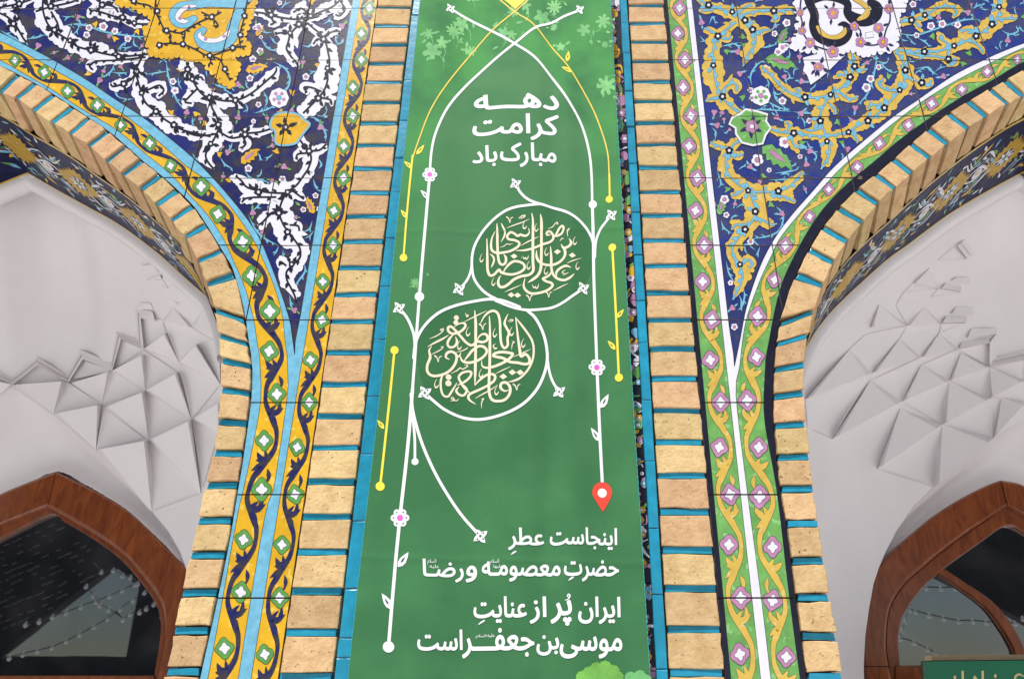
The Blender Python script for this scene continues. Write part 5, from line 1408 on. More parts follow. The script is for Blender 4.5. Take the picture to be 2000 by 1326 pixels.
A_ = lambda l: [(900+p[0]/5.765, 390+p[1]/5.765)+tuple(v/5.765 for v in p[2:]) for p in l]
B_ = lambda l: [(800+p[0]/5.303, 580+p[1]/5.303)+tuple(v/5.303 for v in p[2:]) for p in l]
def banner():
    banner_mats()
    f = lambda x, y: w2(x, y, BT)
    mapf = lambda a, b, h: Vector((a, cloth_y(a, b)-h, b))
    root = empty('hanging_banner', W(980, 1326, BT))
    Lx = [(843,-200),(822,0),(786,332),(754,664),(716,1000),(681,1326),(670,1430)]; Rx = [(1181,-200),(1192,0),(1211,332),(1229,664),(1250,1000),(1270,1326),(1277,1430)]
    arch = cr([(1005,88),(1042,114),(1080,156),(1112,201),(1135,241),(1150,286),(1156,331),(1158,397),(1160,520),(1165,700),(1170,860),(1176,960),(790,960),(806,760),(820,580),(835,420),(841,330),(843,300),(852,260),(875,210),(910,165),(950,130)], 4, True)
    ring1 = cr([(1058,399),(1000,406),(955,440),(925,482),(919,515),(926,545),(948,575),(985,594),(1040,604),(1095,592),(1138,560),(1160,515),(1158,468),(1130,430),(1096,410)], 4, True)
    ring2 = cr([(945,585),(885,595),(842,622),(819,660),(815,700),(826,750),(858,790),(905,814),(950,818),(1000,804),(1045,768),(1068,720),(1066,672),(1048,628),(1010,598)], 4, True)
    nr, nc = 430, 210
    rows = [-200+1630*i/nr for i in range(nr+1)]; V = []; Fc = []; mi = []; pl = root.location
    for y in rows:
        a, b = interp(Lx, y), interp(Rx, y)
        for i in range(nc+1):
            p = f(a+(b-a)*i/nc, y); V.append(Vector((p[0], cloth_y(*p), p[1]))-pl)
    def spans(poly, y):
        o = []
        for i in range(len(poly)):
            p, q = poly[i-1], poly[i]
            if (p[1] > y) != (q[1] > y): o.append(p[0]+(y-p[1])*(q[0]-p[0])/(q[1]-p[1]))
        return sorted(o)
    for j in range(nr):
        y = (rows[j]+rows[j+1])/2; a, b = interp(Lx, y), interp(Rx, y); S = [(k, spans(pg, y)) for k, pg in ((2, ring1), (2, ring2), (1, arch))]
        for i in range(nc):
            k = j*(nc+1)+i; Fc.append((k, k+1, k+nc+2, k+nc+1)); x = a+(b-a)*(i+.5)/nc; m = 0
            for kk, sp in S:
                if any(sp[q] < x < sp[q+1] for q in range(0, len(sp)-1, 2)): m = kk; break
            mi.append(m)
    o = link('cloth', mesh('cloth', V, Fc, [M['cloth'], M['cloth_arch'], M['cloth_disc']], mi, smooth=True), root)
    s = o.modifiers.new('thickness', 'SOLIDIFY'); s.thickness = .0012; s.offset = 1
    def part(name, P, smooth=False, label=None):
        Q = []
        for h, m, pc in P.P:        # slice wide pieces so that the print follows the folds
            x0, x1 = min(p[0] for p in pc), max(p[0] for p in pc)
            if x1-x0 < .012: Q.append((h, m, pc)); continue
            k = int(math.floor(x0/.009))
            while k*.009 < x1:
                q = clip_half(clip_half(pc, 0, k*.009, False), 0, (k+1)*.009, True) if True else pc
                if len(q) > 2: Q.append((h, m, q))
                k += 1
        P.P = Q
        ob = P.build(name, mapf, [((-9, 9, -9, 9), None, name, None, None)], root)[0]
        if label: ob['label'] = label
        return ob
    G = .0001
    # hem
    P = Painter(f, G)
    for X in (Lx, Rx):
        P = Painter(f, G)
        c = resample(X, 300, 2)
        P.stroke([(x, y, 1.0 if i % 2 else 2.0) for i, (x, y) in enumerate(c)], 1, 'thread', n=1)
        part('hem', P)
    # printed foliage in the upper field
    rnd = random.Random(4); P = Painter(f, G)
    k = 0
    while k < 60:
        y = rnd.uniform(-60, 560); x = rnd.uniform(interp(Lx, y)+14, interp(Rx, y)-14)
        if inside((x, y), arch) or (y > 100 and 815 < x < 1175 and rnd.random() < .97) or (y > 330 and rnd.random() < .85): k += (y > 330); continue
        k += 1; s = rnd.uniform(7, 21)*(1 if y < 330 else .5); a0 = rnd.uniform(0, 6.28); m = rnd.choice(('leafprint', 'leafprint2', 'leafprint2'))
        O = []
        lob = rnd.choice((5, 7, 9))
        for i in range(lob*4):
            a = a0+2*pi*i/(lob*4); rr = s*(.45+.55*abs(cos(lob*(a-a0)/2))**.8)*rnd.uniform(.8, 1.12); O.append((x+cos(a)*rr, y+sin(a)*rr))
        P.blob(O, 1, m)
        P.stroke([(x, y, 1.6), (x+cos(a0)*s, y+sin(a0)*s+6, 1.2), (x+cos(a0+.5)*s*1.7, y+sin(a0+.5)*s*1.7+10, .8)], 1, m, n=3)
        for q in range(rnd.randint(1, 4)): P.leaf(x+rnd.uniform(-26, 26), y+rnd.uniform(-22, 22), rnd.uniform(0, 6.28), rnd.uniform(7, 16), rnd.uniform(3, 7), 1.4, m)
    part('leaf_print', P)
    # line work
    P = Painter(f, G); ly = 6
    def wl(p, w=5.2, m='pw', n=6): P.stroke([(x, y) for x, y in p], ly, m, w=w, n=n)
    wl([(880,19),(920,38),(960,60),(1005,87),(1042,113),(1080,155),(1112,200),(1135,240),(1149,285),(1155,330),(1157,397),(1158,460)], 4.6)
    wl([(1132,19),(1085,40),(1043,58),(1005,87),(950,130),(910,165),(875,210),(852,260),(843,300),(840,344)], 4.6)
    wl([(840,344),(832,440),(820,580),(806,760)], 5.6, n=3); wl([(806,760),(796,880),(782,1010),(771,1130),(760,1262)], 6.6, n=3)
    wl([(1157,397),(1159,460),(1160,540),(1166,715)], 5.6); wl([(1166,715),(1172,850),(1177,945)], 6)
    # ring round the upper emblem and its tendrils
    wl([(1007,360),(1016,376),(1030,389),(1048,397),(1070,402),(1100,411),(1130,428),(1150,451),(1159,475),(1160,520)], 5)
    wl([(1058,399),(1032,401),(1008,405),(984,415),(958,434),(938,457),(925,482),(921,510),(925,540),(940,563),(956,577),(968,584)], 5)
    wl([(921,500),(920,522),(914,540),(906,552),(898,560)], 4.6)
    wl([(968,588),(990,598),(1010,604),(1035,607),(1070,603),(1100,592),(1122,577),(1138,564)], 5)
    wl([(1162,500),(1164,470),(1172,448),(1182,434),(1193,421)], 4.6)
    # ring round the lower emblem
    wl([(808,700),(812,672),(824,646),(845,622),(870,604),(905,590),(945,584),(975,587),(1000,595),(1015,601)], 5.4)
    wl([(1030,608),(1045,622),(1058,645),(1066,670),(1069,700),(1063,730),(1048,762),(1022,790),(985,810),(945,818),(905,814),(870,800),(848,784),(832,770)], 5.6)
    wl([(1069,700),(1073,726),(1080,746),(1091,764)], 4.8)
    wl([(780,604),(794,620),(804,640),(810,662),(811,700)], 5.4)
    wl([(803,770),(808,810),(826,870),(856,935),(896,998),(934,1042)], 5.8); wl([(804,800),(810,850),(811,900)], 5)
    for x, y, r in ((820,582,9.2),(1158,397,8),(811,902,7),(760,1263,11.2)): P.disc(x, y, r, ly, 'pw', 18)
    def leafp(x, y, a, L, w_, m='pw'):
        P.leaf(x, y, a, L, w_, ly, m); P.leaf(x+cos(a)*L*.28, y+sin(a)*L*.28, a, L*.42, w_*.26, ly+1, 'pd')
    for t in ((838,392,-2.3,24,10),(1173,795,-1.05,32,14),(1171,860,-2.15,31,14),(778,1108,-.95,36,16),(765,1190,-2.1,36,16)): leafp(*t)
    for x, y, r in ((840,344,15),(1166,716,17),(782,1012,19)):
        for i in range(6):
            a = pi/6+pi*i/3+.52; P.disc(x+cos(a)*r*.62, y+sin(a)*r*.62, r*.36, ly, 'pw', 12); P.disc(x+cos(a)*r*.66, y+sin(a)*r*.66, r*.09, ly+1, 'pd', 8)
        P.disc(x, y, r*.6, ly, 'pw', 12); P.disc(x, y, r*.33, ly+1, 'pm', 14)
    for x, y, r in ((880,19,8),(1132,18,8),(1007,361,10),(1194,420,10),(896,563,11),(1139,563,11),(780,604,11),(830,768,12),(1092,766,11),(938,1046,13)):
        for i in range(4):
            a = pi/4+pi*i/2; P.leaf(x, y, a+.18, r*1.3, r*.95, ly+.2, 'pw'); P.disc(x+cos(a)*r*.62, y+sin(a)*r*.62, r*.15, ly+1.2, 'pd', 6)
        P.disc(x, y, r*.5, ly+.3, 'pw', 10); P.disc(x, y, r*.22, ly+1.2, 'cloth', 8)
    part('printed_white_vine', P)
    P = Painter(f, G)
    P.blob([(965,-16),(1045,-16),(1007,19)], ly, 'py')
    def yl_(p, w=2.6, m='pg'): P.stroke([(x, y) for x, y in p], ly, m, w=w, n=6)
    yl_([(972,-4),(1005,24),(1040,48),(1080,95),(1120,145),(1155,205),(1175,255),(1187,300),(1190,345)]); yl_([(1038,-4),(1005,24),(960,60),(910,115),(870,170),(840,220),(818,275),(806,310)])
    yl_([(1190,340),(1191,388)], 3.6, 'py'); yl_([(806,305),(797,400),(789,505)], 3.8, 'py')
    yl_([(771,685),(760,790),(743,950)], 4.6, 'py'); yl_([(1196,483),(1203,610),(1209,736)], 4.4, 'py')
    for x, y, r in ((1190,389,7),(789,506,7.5),(771,685,8),(743,950,9),(1196,483,7.5),(1209,736,8)): P.disc(x, y, r, ly, 'py', 16)
    def leafy(x, y, a, L, w_): P.leaf(x, y, a, L, w_, ly, 'py'); P.leaf(x+cos(a)*L*.3, y+sin(a)*L*.3, a, L*.4, w_*.24, ly+1, 'pd')
    for t in ((1107,122,-1.4,22,10),(1118,142,-2.7,24,9),(813,303,-.85,25,10),(805,330,-2.4,22,9),(795,428,-2.2,20,9),(750,838,-2.2,22,10),(1204,620,-.85,22,10),(1202,682,-2.25,24,10)): leafy(*t)
    part('printed_yellow_vine', P)
    P = Painter(f, G)
    P.blob([(1176.5+19.5*cos(radians(155+i*230/22)), 960+20.5*sin(radians(155+i*230/22))) for i in range(23)]+[(1188,981),(1178,998),(1167,981)], ly, 'pr'); P.disc(1176.5, 961, 9, ly+3, 'pw', 16)
    part('map_pin_print', P, label='red location pin with a white dot printed on the banner')
    P = Painter(f, G)
    for x, y, r, m in ((1165,1306,13,'limeprint'),(1182,1303,13,'limeprint'),(1150,1314,12,'limeprint'),(1198,1310,12,'limeprint'),(1137,1322,12,'limeprint'),(1175,1320,20,'limeprint'),(1206,1322,12,'limeprint'),(1160,1326,20,'limeprint'),(1232,1322,11,'leafprint2'),(1250,1319,11,'leafprint2'),(1262,1327,10,'leafprint2'),(1240,1330,14,'leafprint2'),(1150,1340,25,'limeprint'),(1200,1345,25,'limeprint')):
        P.blob([(x+cos(2*pi*i/20)*r*(1+.10*(i % 2)), y+sin(2*pi*i/20)*r*(1+.10*(i % 2))) for i in range(20)], ly if m != 'leafprint2' else ly-1, m)
    part('tree_print', P)
    # calligraphic emblems
    def tap(p, w, t=(.12, .12)):
        k = len(p); o = []
        for i, q in enumerate(p):
            u = i/(k-1); g = min(1, .35+.65*u/t[0] if t[0] else 1, .25+.75*(1-u)/t[1] if t[1] else 1); o.append((q[0], q[1], w*g))
        return o
    def emb(P, Tf, strokes, dia, commas, vees, discs=()):
        for w_, p in strokes: P.stroke(Tf(tap(p, w_)), ly, 'pc', n=6)
        for x, y in dia: P.blob(Tf([(x-40,y-2),(x+2,y-30),(x+40,y+2),(x-2,y+30)]), ly, 'pc')
        for x, y in commas: P.stroke(Tf([(x+2,y-52,4),(x-16,y-20,7),(x-22,y+14,10),(x-6,y+38,17),(x+14,y+16,9),(x+18,y+4,3)]), ly, 'pc', n=4)
        for x, y in vees: P.stroke(Tf([(x-34,y-28,16),(x-12,y-8,13),(x+2,y+36,6),(x+10,y-6,8),(x+24,y-24,11),(x+40,y-26,4)]), ly, 'pc', n=4)
        for x, y, r in discs: P.disc(*Tf([(x, y)])[0], r/5.3, ly, 'pc', 14)
    P = Painter(f, G)
    emb(P, A_, [
     (30,[(800,158),(812,240),(812,400),(812,560),(812,700),(816,800),(770,850),(680,868),(600,905),(545,955),(490,990),(445,990),(422,950),(428,900),(452,862)]),
     (30,[(898,168),(908,250),(908,400),(908,560),(905,700),(898,790),(865,860),(810,905),(758,938)]),
     (27,[(408,275),(412,400),(413,520),(420,640),(436,715),(470,740),(505,715),(508,660),(484,622)]),
     (28,[(292,435),(296,540),(298,680),(302,790),(328,850),(375,846),(430,795),(455,825),(530,848),(600,846),(670,820),(715,780),(712,735),(665,705),(600,700),(545,735),(500,790),(470,848)]),
     (20,[(455,272),(478,320),(498,370),(488,425),(452,485)]),
     (20,[(330,610),(362,640),(375,680),(360,730),(340,765)]),
     (27,[(385,365),(352,430),(340,510),(352,570),(400,602),(470,604),(560,584),(640,535),(658,490),(610,462),(540,452),(524,415),(560,375),(600,385),(640,412),(672,395),(700,405),(742,405),(772,370),(762,325)]),
     (26,[(1010,385),(975,395),(968,370),(1000,352),(1032,380),(1042,425),(1005,470),(920,505),(820,548),(720,572),(620,578)]),
     (24,[(1035,430),(1078,375),(1108,320),(1140,292),(1158,320),(1140,372),(1098,398),(1062,410)]),
     (28,[(1222,445),(1242,490),(1215,530),(1160,545),(1130,500)]), (28,[(1140,520),(1172,580),(1168,640),(1120,695),(1040,728),(950,732),(885,705),(855,650),(852,575)]),
     (27,[(1010,522),(1018,640),(1020,760),(1038,832),(1085,885),(1160,912),(1225,890),(1278,842)]), (26,[(1236,772),(1185,752),(1125,768),(1078,812),(1078,868)]),
     (28,[(1024,800),(1002,842),(962,872),(925,895),(960,920),(1018,936),(1032,968),(980,1018),(890,1055),(800,1064),(738,1032),(708,975),(722,890)]),
     (13,[(522,328),(600,292),(690,258),(772,220)]),(13,[(674,522),(740,484),(810,450),(882,418)]),(13,[(1196,724),(1260,694),(1358,655)]),(13,[(1036,1024),(1120,988),(1206,956)]),(13,[(498,1050),(580,1012),(684,964)]),
     (10,[(440,545),(490,530),(520,505),(550,512),(590,495)]),(10,[(980,325),(1030,300),(1062,262),(1085,245),(1092,270),(1072,262)]),(13,[(650,215),(690,185),(725,180),(700,205),(660,215)]),(12,[(1115,462),(1140,436),(1160,440)]),(12,[(1190,350),(1222,330),(1200,365),(1205,420)]),
     (10,[(1150,860),(1185,842),(1215,830)]),(11,[(1180,800),(1148,812),(1150,835),(1180,838)]),
     (12,[(700,640),(712,668),(730,655),(736,676),(754,660),(762,630)]),(9,[(680,668),(695,640)]),(12,[(805,960),(822,1000),(840,985),(850,1008),(868,990),(878,950)])],
     [(1088,582),(1256,632),(600,642),(568,1082),(640,1084)], [(236,652),(372,930),(855,322),(968,588),(962,802),(768,748),(1288,470),(1318,752),(722,292)], [(552,232),(776,1112),(990,1066)], [])
    part('calligraphy_emblem', P, label='cream calligraphy in the upper ring of the banner')
    P = Painter(f, G)
    emb(P, B_, [
     (28,[(1100,222),(1112,330),(1125,440),(1140,545),(1155,625),(1200,602),(1238,640),(1240,690),(1195,706),(1120,692),(1040,684),(975,648),(900,628),(868,612),(890,590),(960,582),(1040,592),(1070,606),(1030,655),(960,698),(870,728),(790,732),(750,706),(745,655)]),
     (22,[(1105,230),(1160,300),(1220,380),(1268,460),(1286,550),(1274,660),(1225,765),(1150,845),(1085,878),(1022,892)]),
     (28,[(826,200),(832,330),(832,500),(830,700),(824,860),(824,980),(850,1062),(910,1088),(985,1076),(1035,1020),(1042,950),(1005,900),(955,905),(945,950),(985,985),(1030,975)]),
     (28,[(672,130),(682,260),(682,420),(681,580),(678,760),(674,905)]),
     (25,[(735,262),(770,200),(820,158),(870,148),(915,180),(936,260),(940,360),(944,440),(956,505),(985,542),(1018,510),(1016,440),(1030,385),(1005,330),(985,285),(1000,230),(1022,188)]),
     (27,[(410,640),(375,622),(385,580),(430,558),(478,585),(482,645),(450,715),(390,775),(310,812),(235,818),(188,780),(186,710),(215,632),(205,560),(230,515)]),
     (27,[(520,600),(545,650),(610,668),(700,650),(770,610),(800,560),(770,515),(715,502),(650,540),(600,600),(560,650)]), (18,[(470,620),(510,600),(530,560)]),
     (26,[(690,450),(725,395),(770,378),(806,405),(800,448),(750,462),(700,452),(640,488),(580,455),(530,400),(480,345),(430,302),(398,315),(405,355),(450,372),(520,348),(570,300),(568,262),(520,262),(460,300)]),
     (24,[(455,375),(410,430),(392,480),(415,515),(465,500),(488,450),(472,400)]), (20,[(400,392),(340,435),(270,475),(188,522)]),
     (26,[(674,905),(730,850),(800,808),(860,806),(888,835),(870,880),(800,922),(710,958),(640,985),(605,1015),(620,1058),(682,1102)]),
     (24,[(618,980),(570,935),(532,880),(506,820),(540,775),(600,758),(636,772),(620,820),(560,870),(490,905)]), (24,[(560,900),(590,950),(560,1005),(510,1000),(480,960),(510,915)]), (22,[(486,880),(440,960),(395,1025),(345,1010),(322,930),(326,850),(348,800)]),
     (12,[(556,248),(640,205),(720,170),(800,140)]),(12,[(1076,632),(1170,590),(1254,550)]),(12,[(888,804),(970,768),(1048,734)]),(11,[(214,608),(285,570),(330,540),(345,515),(320,520)]),(11,[(208,440),(280,408),(335,365),(350,330),(320,345),(355,355)]),(13,[(678,1042),(750,1005),(835,968),(915,920)]),(12,[(428,784),(490,750),(520,722),(548,735),(600,700),(560,690)]),
     (12,[(890,490),(868,510),(880,535),(905,540),(870,552)]),(11,[(1060,470),(1085,478),(1065,500),(1058,560)]),(11,[(740,1055),(765,1050),(745,1090),(745,1150)]),(10,[(480,560),(540,545),(590,520),(600,505)]),(12,[(1020,262),(1055,245),(1070,255),(1030,275)]),(12,[(575,150),(590,190),(605,175),(585,170)]),(10,[(420,1070),(460,1060),(445,1030),(430,1045),(480,1065),(510,1040)])],
     [(972,836),(1066,792),(1146,792)], [(606,350),(888,382),(1062,372),(1182,492),(516,492),(742,790),(906,982),(282,902)], [(756,300),(296,640),(1110,942)], [(482,206,26),(478,256,26),(402,824,30),(400,888,32)])
    part('calligraphy_emblem', P, label='cream calligraphy in the lower ring of the banner')
    # printed lines of text, one part per line
    q1 = lambda x0, y0, x1, y1: (760+x0/3.994, y0/3.994, 760+x1/3.994, y1/3.994)
    q2 = lambda x0, y0, x1, y1: (800+x0/4.545, 1020+y0/4.545, 800+x1/4.545, 1020+y1/4.545)
    lines = [
     ([('دهـــه', q1(660,740,1325,862))], []),
     ([('کرامت', q1(648,898,1325,1105))], []),
     ([('مبارک', q1(866,1122,1305,1310)), ('باد', q1(648,1135,845,1302))], []),
     ([('اینجاست', q2(1245,42,1845,238)), ('عطر', q2(875,45,1195,246))], [((900,288),(942,258))]),
     ([('حضرت', q2(1370,330,1860,525)), ('معصومـه', q2(640,345,1340,525)), ('و', q2(495,378,597,526)), ('رضـا', q2(120,325,478,528))], [((1410,518),(1452,488))]),
     ([('ایران', q2(1495,655,1875,900)), ('پر', q2(1250,688,1440,918)), ('از', q2(1065,650,1215,896)), ('عنایت', q2(565,655,1042,892))], [((608,904),(662,868))]),
     ([('موسی', q2(1332,1008,1890,1208)), ('بن', q2(1125,996,1328,1178)), ('جعفـــر', q2(462,935,1108,1202)), ('است', q2(72,945,468,1138))], [])]
    for wl_, ks in lines:
        P = Painter(f, G)
        for wd, b in wl_: word_into(P, wd, b, ly, 'pw', .022)
        for (a, b), (c_, d) in ks:
            p, q = q2(a, b, c_, d)[:2], q2(a, b, c_, d)[2:]; P.stroke([(p[0], p[1], 1), ((p[0]+q[0])/2, (p[1]+q[1])/2-.5, 3.4), (q[0], q[1], 3)], ly, 'pw')
        if wl_[0][0] == 'ایران':
            x, y = q2(1410, 652, 0, 0)[:2]; P.stroke([(x-7,y+9,1),(x,y+6,2.4),(x+3,y,2.4),(x,y-3,2.4),(x-2,y+1,2.2),(x+2,y+3,1.6)], ly, 'pw', n=4)
        part('text_line', P)
    P = Painter(f, G)
    for wd, b in (('علیها', q2(745,374,826,408)), ('السلام', q2(716,325,795,376)), ('علیه', q2(180,374,262,412)), ('السلام', q2(160,326,238,376)), ('علیه', q2(690,985,756,1022)), ('السلام', q2(585,990,680,1028))): word_into(P, wd, b, ly, 'pw', .004)
    part('small_text', P)
    tag(root, 'tall green cloth banner with white Persian lettering and two cream calligraphy rings', 'banner')
    return root

# ------------------------------------------------------------------ floral tiles behind the banner
def floral_strip():
    P = Painter(w2); rnd = random.Random(9)
    root = empty('floral_tile_panel', W(1250, 1326))
    a, b = -.098, .0545
    rows = [ydiv(k*.78-1.5) for k in range(16)]; cells = []
    for r in range(len(rows)-1):
        z1, z0 = w2(0, rows[r])[1], w2(0, rows[r+1])[1]
        for c0, c1 in ((a, -.045), (-.045, .005), (.005, b)):
            x0, x1 = c0*3.4428+.001, c1*3.4428-.001
            cells.append(((x0, x1, z0+.001, z1-.001), [(x0, z0+.001), (x1, z0+.001), (x1, z1-.001), (x0, z1-.001)], 'floral_tile', 'black', (rnd.gauss(0, .004), 0, 0)))
    for i in range(620):
        y = -60+1480*(i/620)+rnd.uniform(-4, 4); x = CX+rnd.uniform(.028, .0545)*(y+2350); s = rnd.uniform(5, 14)
        m = rnd.choice(('pink', 'lime', 'sky', 'yellow', 'black', 'white', 'pink', 'yellow', 'green', 'white'))
        k = rnd.random()
        if k < .45: P.blob([(x+cos(2*pi*j/9)*s*rnd.uniform(.5, 1), y+sin(2*pi*j/9)*s*rnd.uniform(.7, 1.3)) for j in range(9)], 1+rnd.random()*4, m, smooth=2, line=1)
        elif k < .8:
            t = rnd.uniform(0, 6.28); P.stroke([(x+cos(t)*s*1.6, y+sin(t)*s*1.6, 1), (x+cos(t+.9)*s, y+sin(t+.9)*s, s*.4), (x+cos(t+2)*s*1.3, y+sin(t+2)*s*1.3, s*.3), (x+cos(t+3)*s, y+sin(t+3)*s, 1)], 2+rnd.random()*4, m, line=1)
        else: P.flower(x, y, s*.7, 5, m, 'white' if m != 'white' else 'pink', .4, 6, line=.8)
    P.build('floral', lambda a, b, h: Vector((a, -h, b)), cells, root, slab=.012)
    tag(root, 'many coloured floral tiles showing as a thin strip along the right edge of the banner', 'tile panel')
    return root

# ------------------------------------------------------------------ green sign
def sign():
    M['signgreen'] = mat('green_enamel_sign', (.005, .16, .075), rough=.35, var=.08, scale=8)
    M['signcream'] = mat('cream_wood_board', (.62, .46, .26), rough=.7, var=.12, scale=12)
    M['signdark'] = mat('dark_sign_edge', (.012, .02, .016), rough=.6)
    M['goldtext'] = mat('gold_sign_lettering', (.72, .62, .28), rough=.5, var=.08, scale=30)
    t = .62; root = empty('sign', W(1900, 1326, t))
    def box(name, c, m, y0, y1):
        q = [w2(x, y, y0) for x, y in c]; n = 4; pl = root.location
        V = [Vector((x, y0, z))-pl for x, z in q]+[Vector((x, y1, z))-pl for x, z in q]
        link(name, mesh(name, V, [(0, 1, 2, 3), (4, 5, 6, 7)]+[(i, (i+1) % 4, 4+(i+1) % 4, 4+i) for i in range(4)], [M[m]]), root)
    box('board', [(1808,1291),(2300,1286),(2330,1520),(1826,1526)], 'signgreen', t, t+.02)
    box('board_edge', [(1806,1289.5),(2302,1284.5),(2334,1528),(1823,1528)], 'signdark', t+.0205, t+.045)
    box('backing_board', [(1819,1279),(2300,1275),(2330,1528),(1832,1528)], 'signcream', t+.06, t+.10)
    P = Painter(lambda x, y: w2(x, y, t), .0006)
    word_into(P, 'خواهران', (1854, 1309, 1957, 1356), 1, 'goldtext', .03, shadow=('signdark', .8, .8))
    P.stroke([(1999,1320,2),(1990,1316,4),(1983,1321,4.4),(1984,1329,4),(1993,1333,4),(2004,1332,4)], 1, 'goldtext')
    P.build('lettering', lambda a, b, h: Vector((a, t-h, b)), [((-9, 9, -9, 9), None, 'lettering', None, None)], root)
    tag(root, 'green sign with gold Persian lettering in front of the right window', 'sign')

# ------------------------------------------------------------------ courtyard opposite, seen mirrored in the window glass
def mirror_pt(px, py, ydist):
    d = ray(px, py); k = (DIST+TWIN)/d.y; p = Vector((d.x*k, TWIN, CAMZ+d.z*k)); s = (TWIN-ydist)/d.y
    return Vector((p.x+d.x*s, ydist, p.z+d.z*s))
def opposite():
    M['awning'] = mat('dark_courtyard_awning', (.030, .030, .034), rough=.9, var=.5, scale=1.2)
    M['cable'] = mat('black_cable', (.02, .02, .02), rough=.6)
    M['bulb'] = mat('unlit_bulb_glass', (.75, .75, .76), rough=.2)
    M['wire'] = mat('galvanised_netting_wire', (.22, .22, .22), rough=.5)
    root = empty('courtyard_awning', (0, -14.5, 0)); pl = root.location
    polys = [[(-700,700),(340,700),(340,1080),(222,1102),(0,1273),(-30,1296),(-700,1330)], [(341,700),(700,700),(700,1370),(240,1370),(247,1281),(271,1147),(223,1102),(341,1079)], [(-30,1297),(0,1281.5),(246.5,1281.5),(239,1370),(-700,1370),(-700,1331)],
             [(1400,700),(2600,700),(2600,1350),(2250,1330),(2000,1213),(1830,1123),(1400,895)]]
    for p in polys:
        V = [mirror_pt(x, y, -14.5)-pl for x, y in p]; n = len(V); V += [v+Vector((0, -.3, 0)) for v in V]
        Fc = [tuple(t) for t in tessellate_polygon([[Vector((x, y, 0)) for x, y in p]])]; Fc += [tuple(n+i for i in t) for t in Fc[:]]+[(i, (i+1) % n, n+(i+1) % n, n+i) for i in range(n)]
        link('awning_panel', mesh('awning_panel', V, Fc, [M['awning']]), root)
    # netting wires across the dark part
    V = []; Fc = []; rnd = random.Random(2)
    for i in range(15):
        x0, y0 = -40, 1068+i*13.5
        for k in range(16):
            xa = x0+k*15+rnd.uniform(-3, 3); ya = y0-k*15*.36-(k*k)*.06
            if rnd.random() < .45: continue
            xb = xa+rnd.uniform(6, 15); yb = ya-(xb-xa)*.38
            if yb < 1018+max(0, xa-93)*.62 or ya > 1268-max(xa, 0)*.78: continue
            a, b = mirror_pt(xa, ya, -14.3)-pl, mirror_pt(xb, yb, -14.3)-pl; o = len(V); wz = Vector((0, 0, rnd.uniform(.006, .014))); V += [a-wz, b-wz, b+wz, a+wz, a-wz+Vector((0, -.02, 0)), b-wz+Vector((0, -.02, 0)), b+wz+Vector((0, -.02, 0)), a+wz+Vector((0, -.02, 0))]
            Fc += [(o, o+1, o+2, o+3), (o+4, o+5, o+6, o+7), (o, o+1, o+5, o+4), (o+2, o+3, o+7, o+6)]
    if Fc: tag(link('netting', mesh('netting', V, Fc, [M['wire']]), root), kind='stuff')
    tag(root, 'dark awning across the courtyard, reflected as the black areas in both window panes', 'awning')
    Lc = lambda l: [(x/3.113, 900+y/3.113) for x, y in l]; Rc = lambda l: [(1680+x/3.35, 930+y/3.35) for x, y in l]
    strings = [
     (Lc([(570,640),(615,688),(690,678),(742,712),(790,722),(835,760)]), 'light string reflected highest in the left window pane'),
     (Lc([(100,1020),(150,1010),(235,992),(315,965),(405,940),(490,907),(582,872),(663,838),(742,800),(820,765)]), 'long rising light string reflected across the middle of the left window pane'),
     (Lc([(0,1222),(48,1215),(140,1193),(227,1172),(317,1150),(404,1112),(484,1070),(568,1025),(652,975),(728,917),(805,865),(875,815)]), 'longest rising light string, lowest of those reflected in the left window pane'),
     (Lc([(500,735),(525,775),(568,836),(606,895),(658,920),(748,980)]), 'light string slanting down to the right, reflected in the left window pane'),
     (Lc([(700,940),(748,982),(790,948),(844,937),(886,915),(933,888),(985,962)]), 'short sagging light string reflected at the right edge of the left window pane'),
     (Rc([(420,740),(437,745),(532,748),(622,748)]), 'short light string reflected highest in the small pane of the right window'),
     (Rc([(300,880),(325,887),(366,900),(457,928),(551,948),(645,965),(739,968),(830,975),(1020,983),(1070,950)]), 'long light string reflected across the small pane of the right window'),
     (Rc([(330,860),(297,960),(280,1025),(265,1075),(355,1103),(447,1148),(500,1170)]), 'light string reflected low beside the left edge of the right window')]
    bm = None
    for pts, lab in strings:
        P3 = [mirror_pt(x, y, -7.5) for x, y in pts]; r = empty('light_string', P3[0]); tag(r, lab, 'light string', 'light strings over the courtyard')
        V = []; Fc = []
        for i, p in enumerate(P3):
            for a in range(4): V.append(p-r.location+Vector((0, cos(a*pi/2)*.008, sin(a*pi/2)*.008+.05)))
            if i:
                for a in range(4): Fc.append(((i-1)*4+a, (i-1)*4+(a+1) % 4, i*4+(a+1) % 4, i*4+a))
        link('cable', mesh('cable', V, Fc, [M['cable']]), r)
        if bm is None:
            V = []; Fc = []
            prof = [(0, -.052), (.028, -.042), (.042, -.012), (.034, .018), (.018, .034), (.016, .06), (0, .062)]
            for i, (rr, z) in enumerate(prof):
                for a in range(10): V.append((rr*.72*cos(a*pi/5), rr*.72*sin(a*pi/5), z*.72+.03))
            for i in range(len(prof)-1):
                for a in range(10): Fc.append((i*10+a, i*10+(a+1) % 10, i*10+10+(a+1) % 10, i*10+10+a))
            bm = mesh('bulb', V, Fc, [M['bulb']], smooth=True)
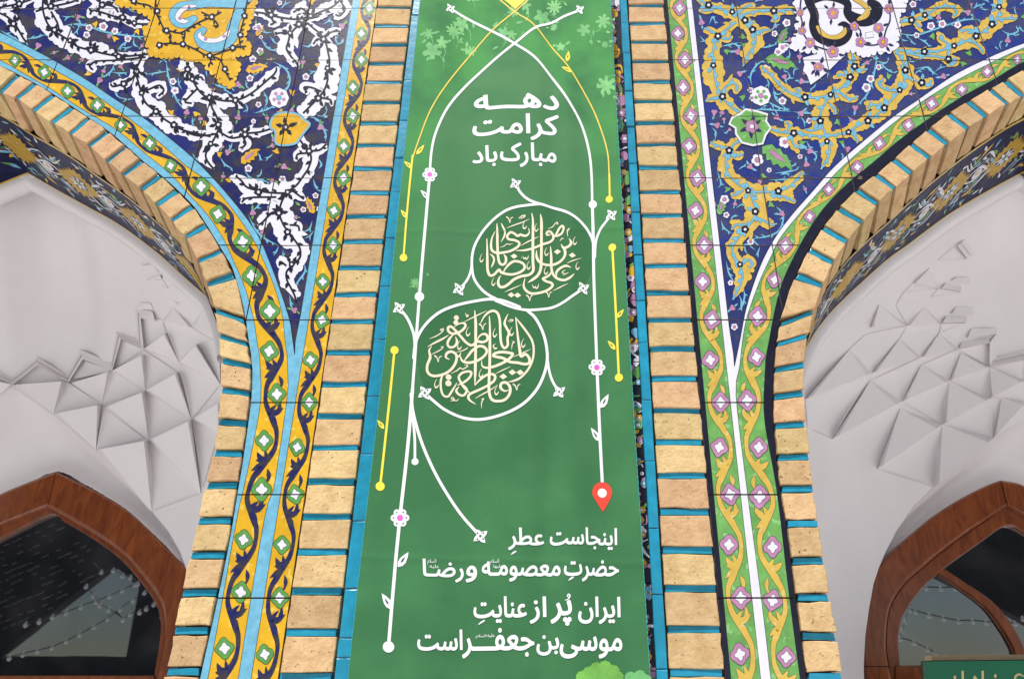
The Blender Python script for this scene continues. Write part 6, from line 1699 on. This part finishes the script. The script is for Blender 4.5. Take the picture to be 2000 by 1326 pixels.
        for p in P3[1:]: link('bulb', bm, r, p-r.location)

# ------------------------------------------------------------------ ground
def ground():
    V = [(-400, -400, 0), (400, -400, 0), (400, 400, 0), (-400, 400, 0)]
    tag(link('ground', mesh('ground', V, [(0, 1, 2, 3)], [M['concrete']])), kind='structure')
    # wall of the rooms behind the niches
    q = TWIN+.06
    V = [(-3.1, q, 0), (3.1, q, 0), (3.1, q, 3.9), (-3.1, q, 3.9), (-3.1, q+.3, 0), (3.1, q+.3, 0), (3.1, q+.3, 3.9), (-3.1, q+.3, 3.9)]
    tag(link('back_wall', mesh('back_wall', V, [(0, 1, 2, 3), (4, 5, 6, 7), (3, 2, 6, 7), (0, 3, 7, 4), (1, 2, 6, 5)], [M['plasterdark']])), kind='structure')

# ------------------------------------------------------------------ assemble
ground(); masonry()
r, _ = spandrel('L'); tag(r, 'dark blue tiled wall with white scrollwork and yellow vine borders, left of the banner', 'tiled wall')
r, _ = spandrel('R'); tag(r, 'bright blue tiled wall with ochre scrollwork and green vine borders, right of the banner', 'tiled wall')
tag(column('L'), 'upright row of buff bricks and turquoise strips beside the yellow vine border', 'brick pier', 'brick edgings of the middle pier')
tag(column('R'), 'upright row of buff bricks and turquoise strips beside the green vine border', 'brick pier', 'brick edgings of the middle pier')
tag(arch_ring('L'), 'curved ring of buff bricks and turquoise strips around the left arch', 'brick arch', 'brick rings of the arches')
tag(arch_ring('R'), 'curved ring of buff bricks and turquoise strips around the right arch', 'brick arch', 'brick rings of the arches')
tag(reveal('L'), 'dark blue tile band with yellow flowers under the left arch', 'tile band', 'flowered tile bands under the arches')
tag(reveal('R'), 'dark blue tile band with yellow flowers under the right arch', 'tile band', 'flowered tile bands under the arches')
for s_, lb in (('L', 'white plaster vault with a stepped zigzag edge and triangular facets behind the left arch'), ('R', 'white plaster vault with triangular facets behind the right arch, above the green sign')):
    v = vault(s_); tag(v, lb, 'vault', 'faceted plaster vaults')
window('L'); window('R')
floral_strip(); banner(); sign(); opposite()
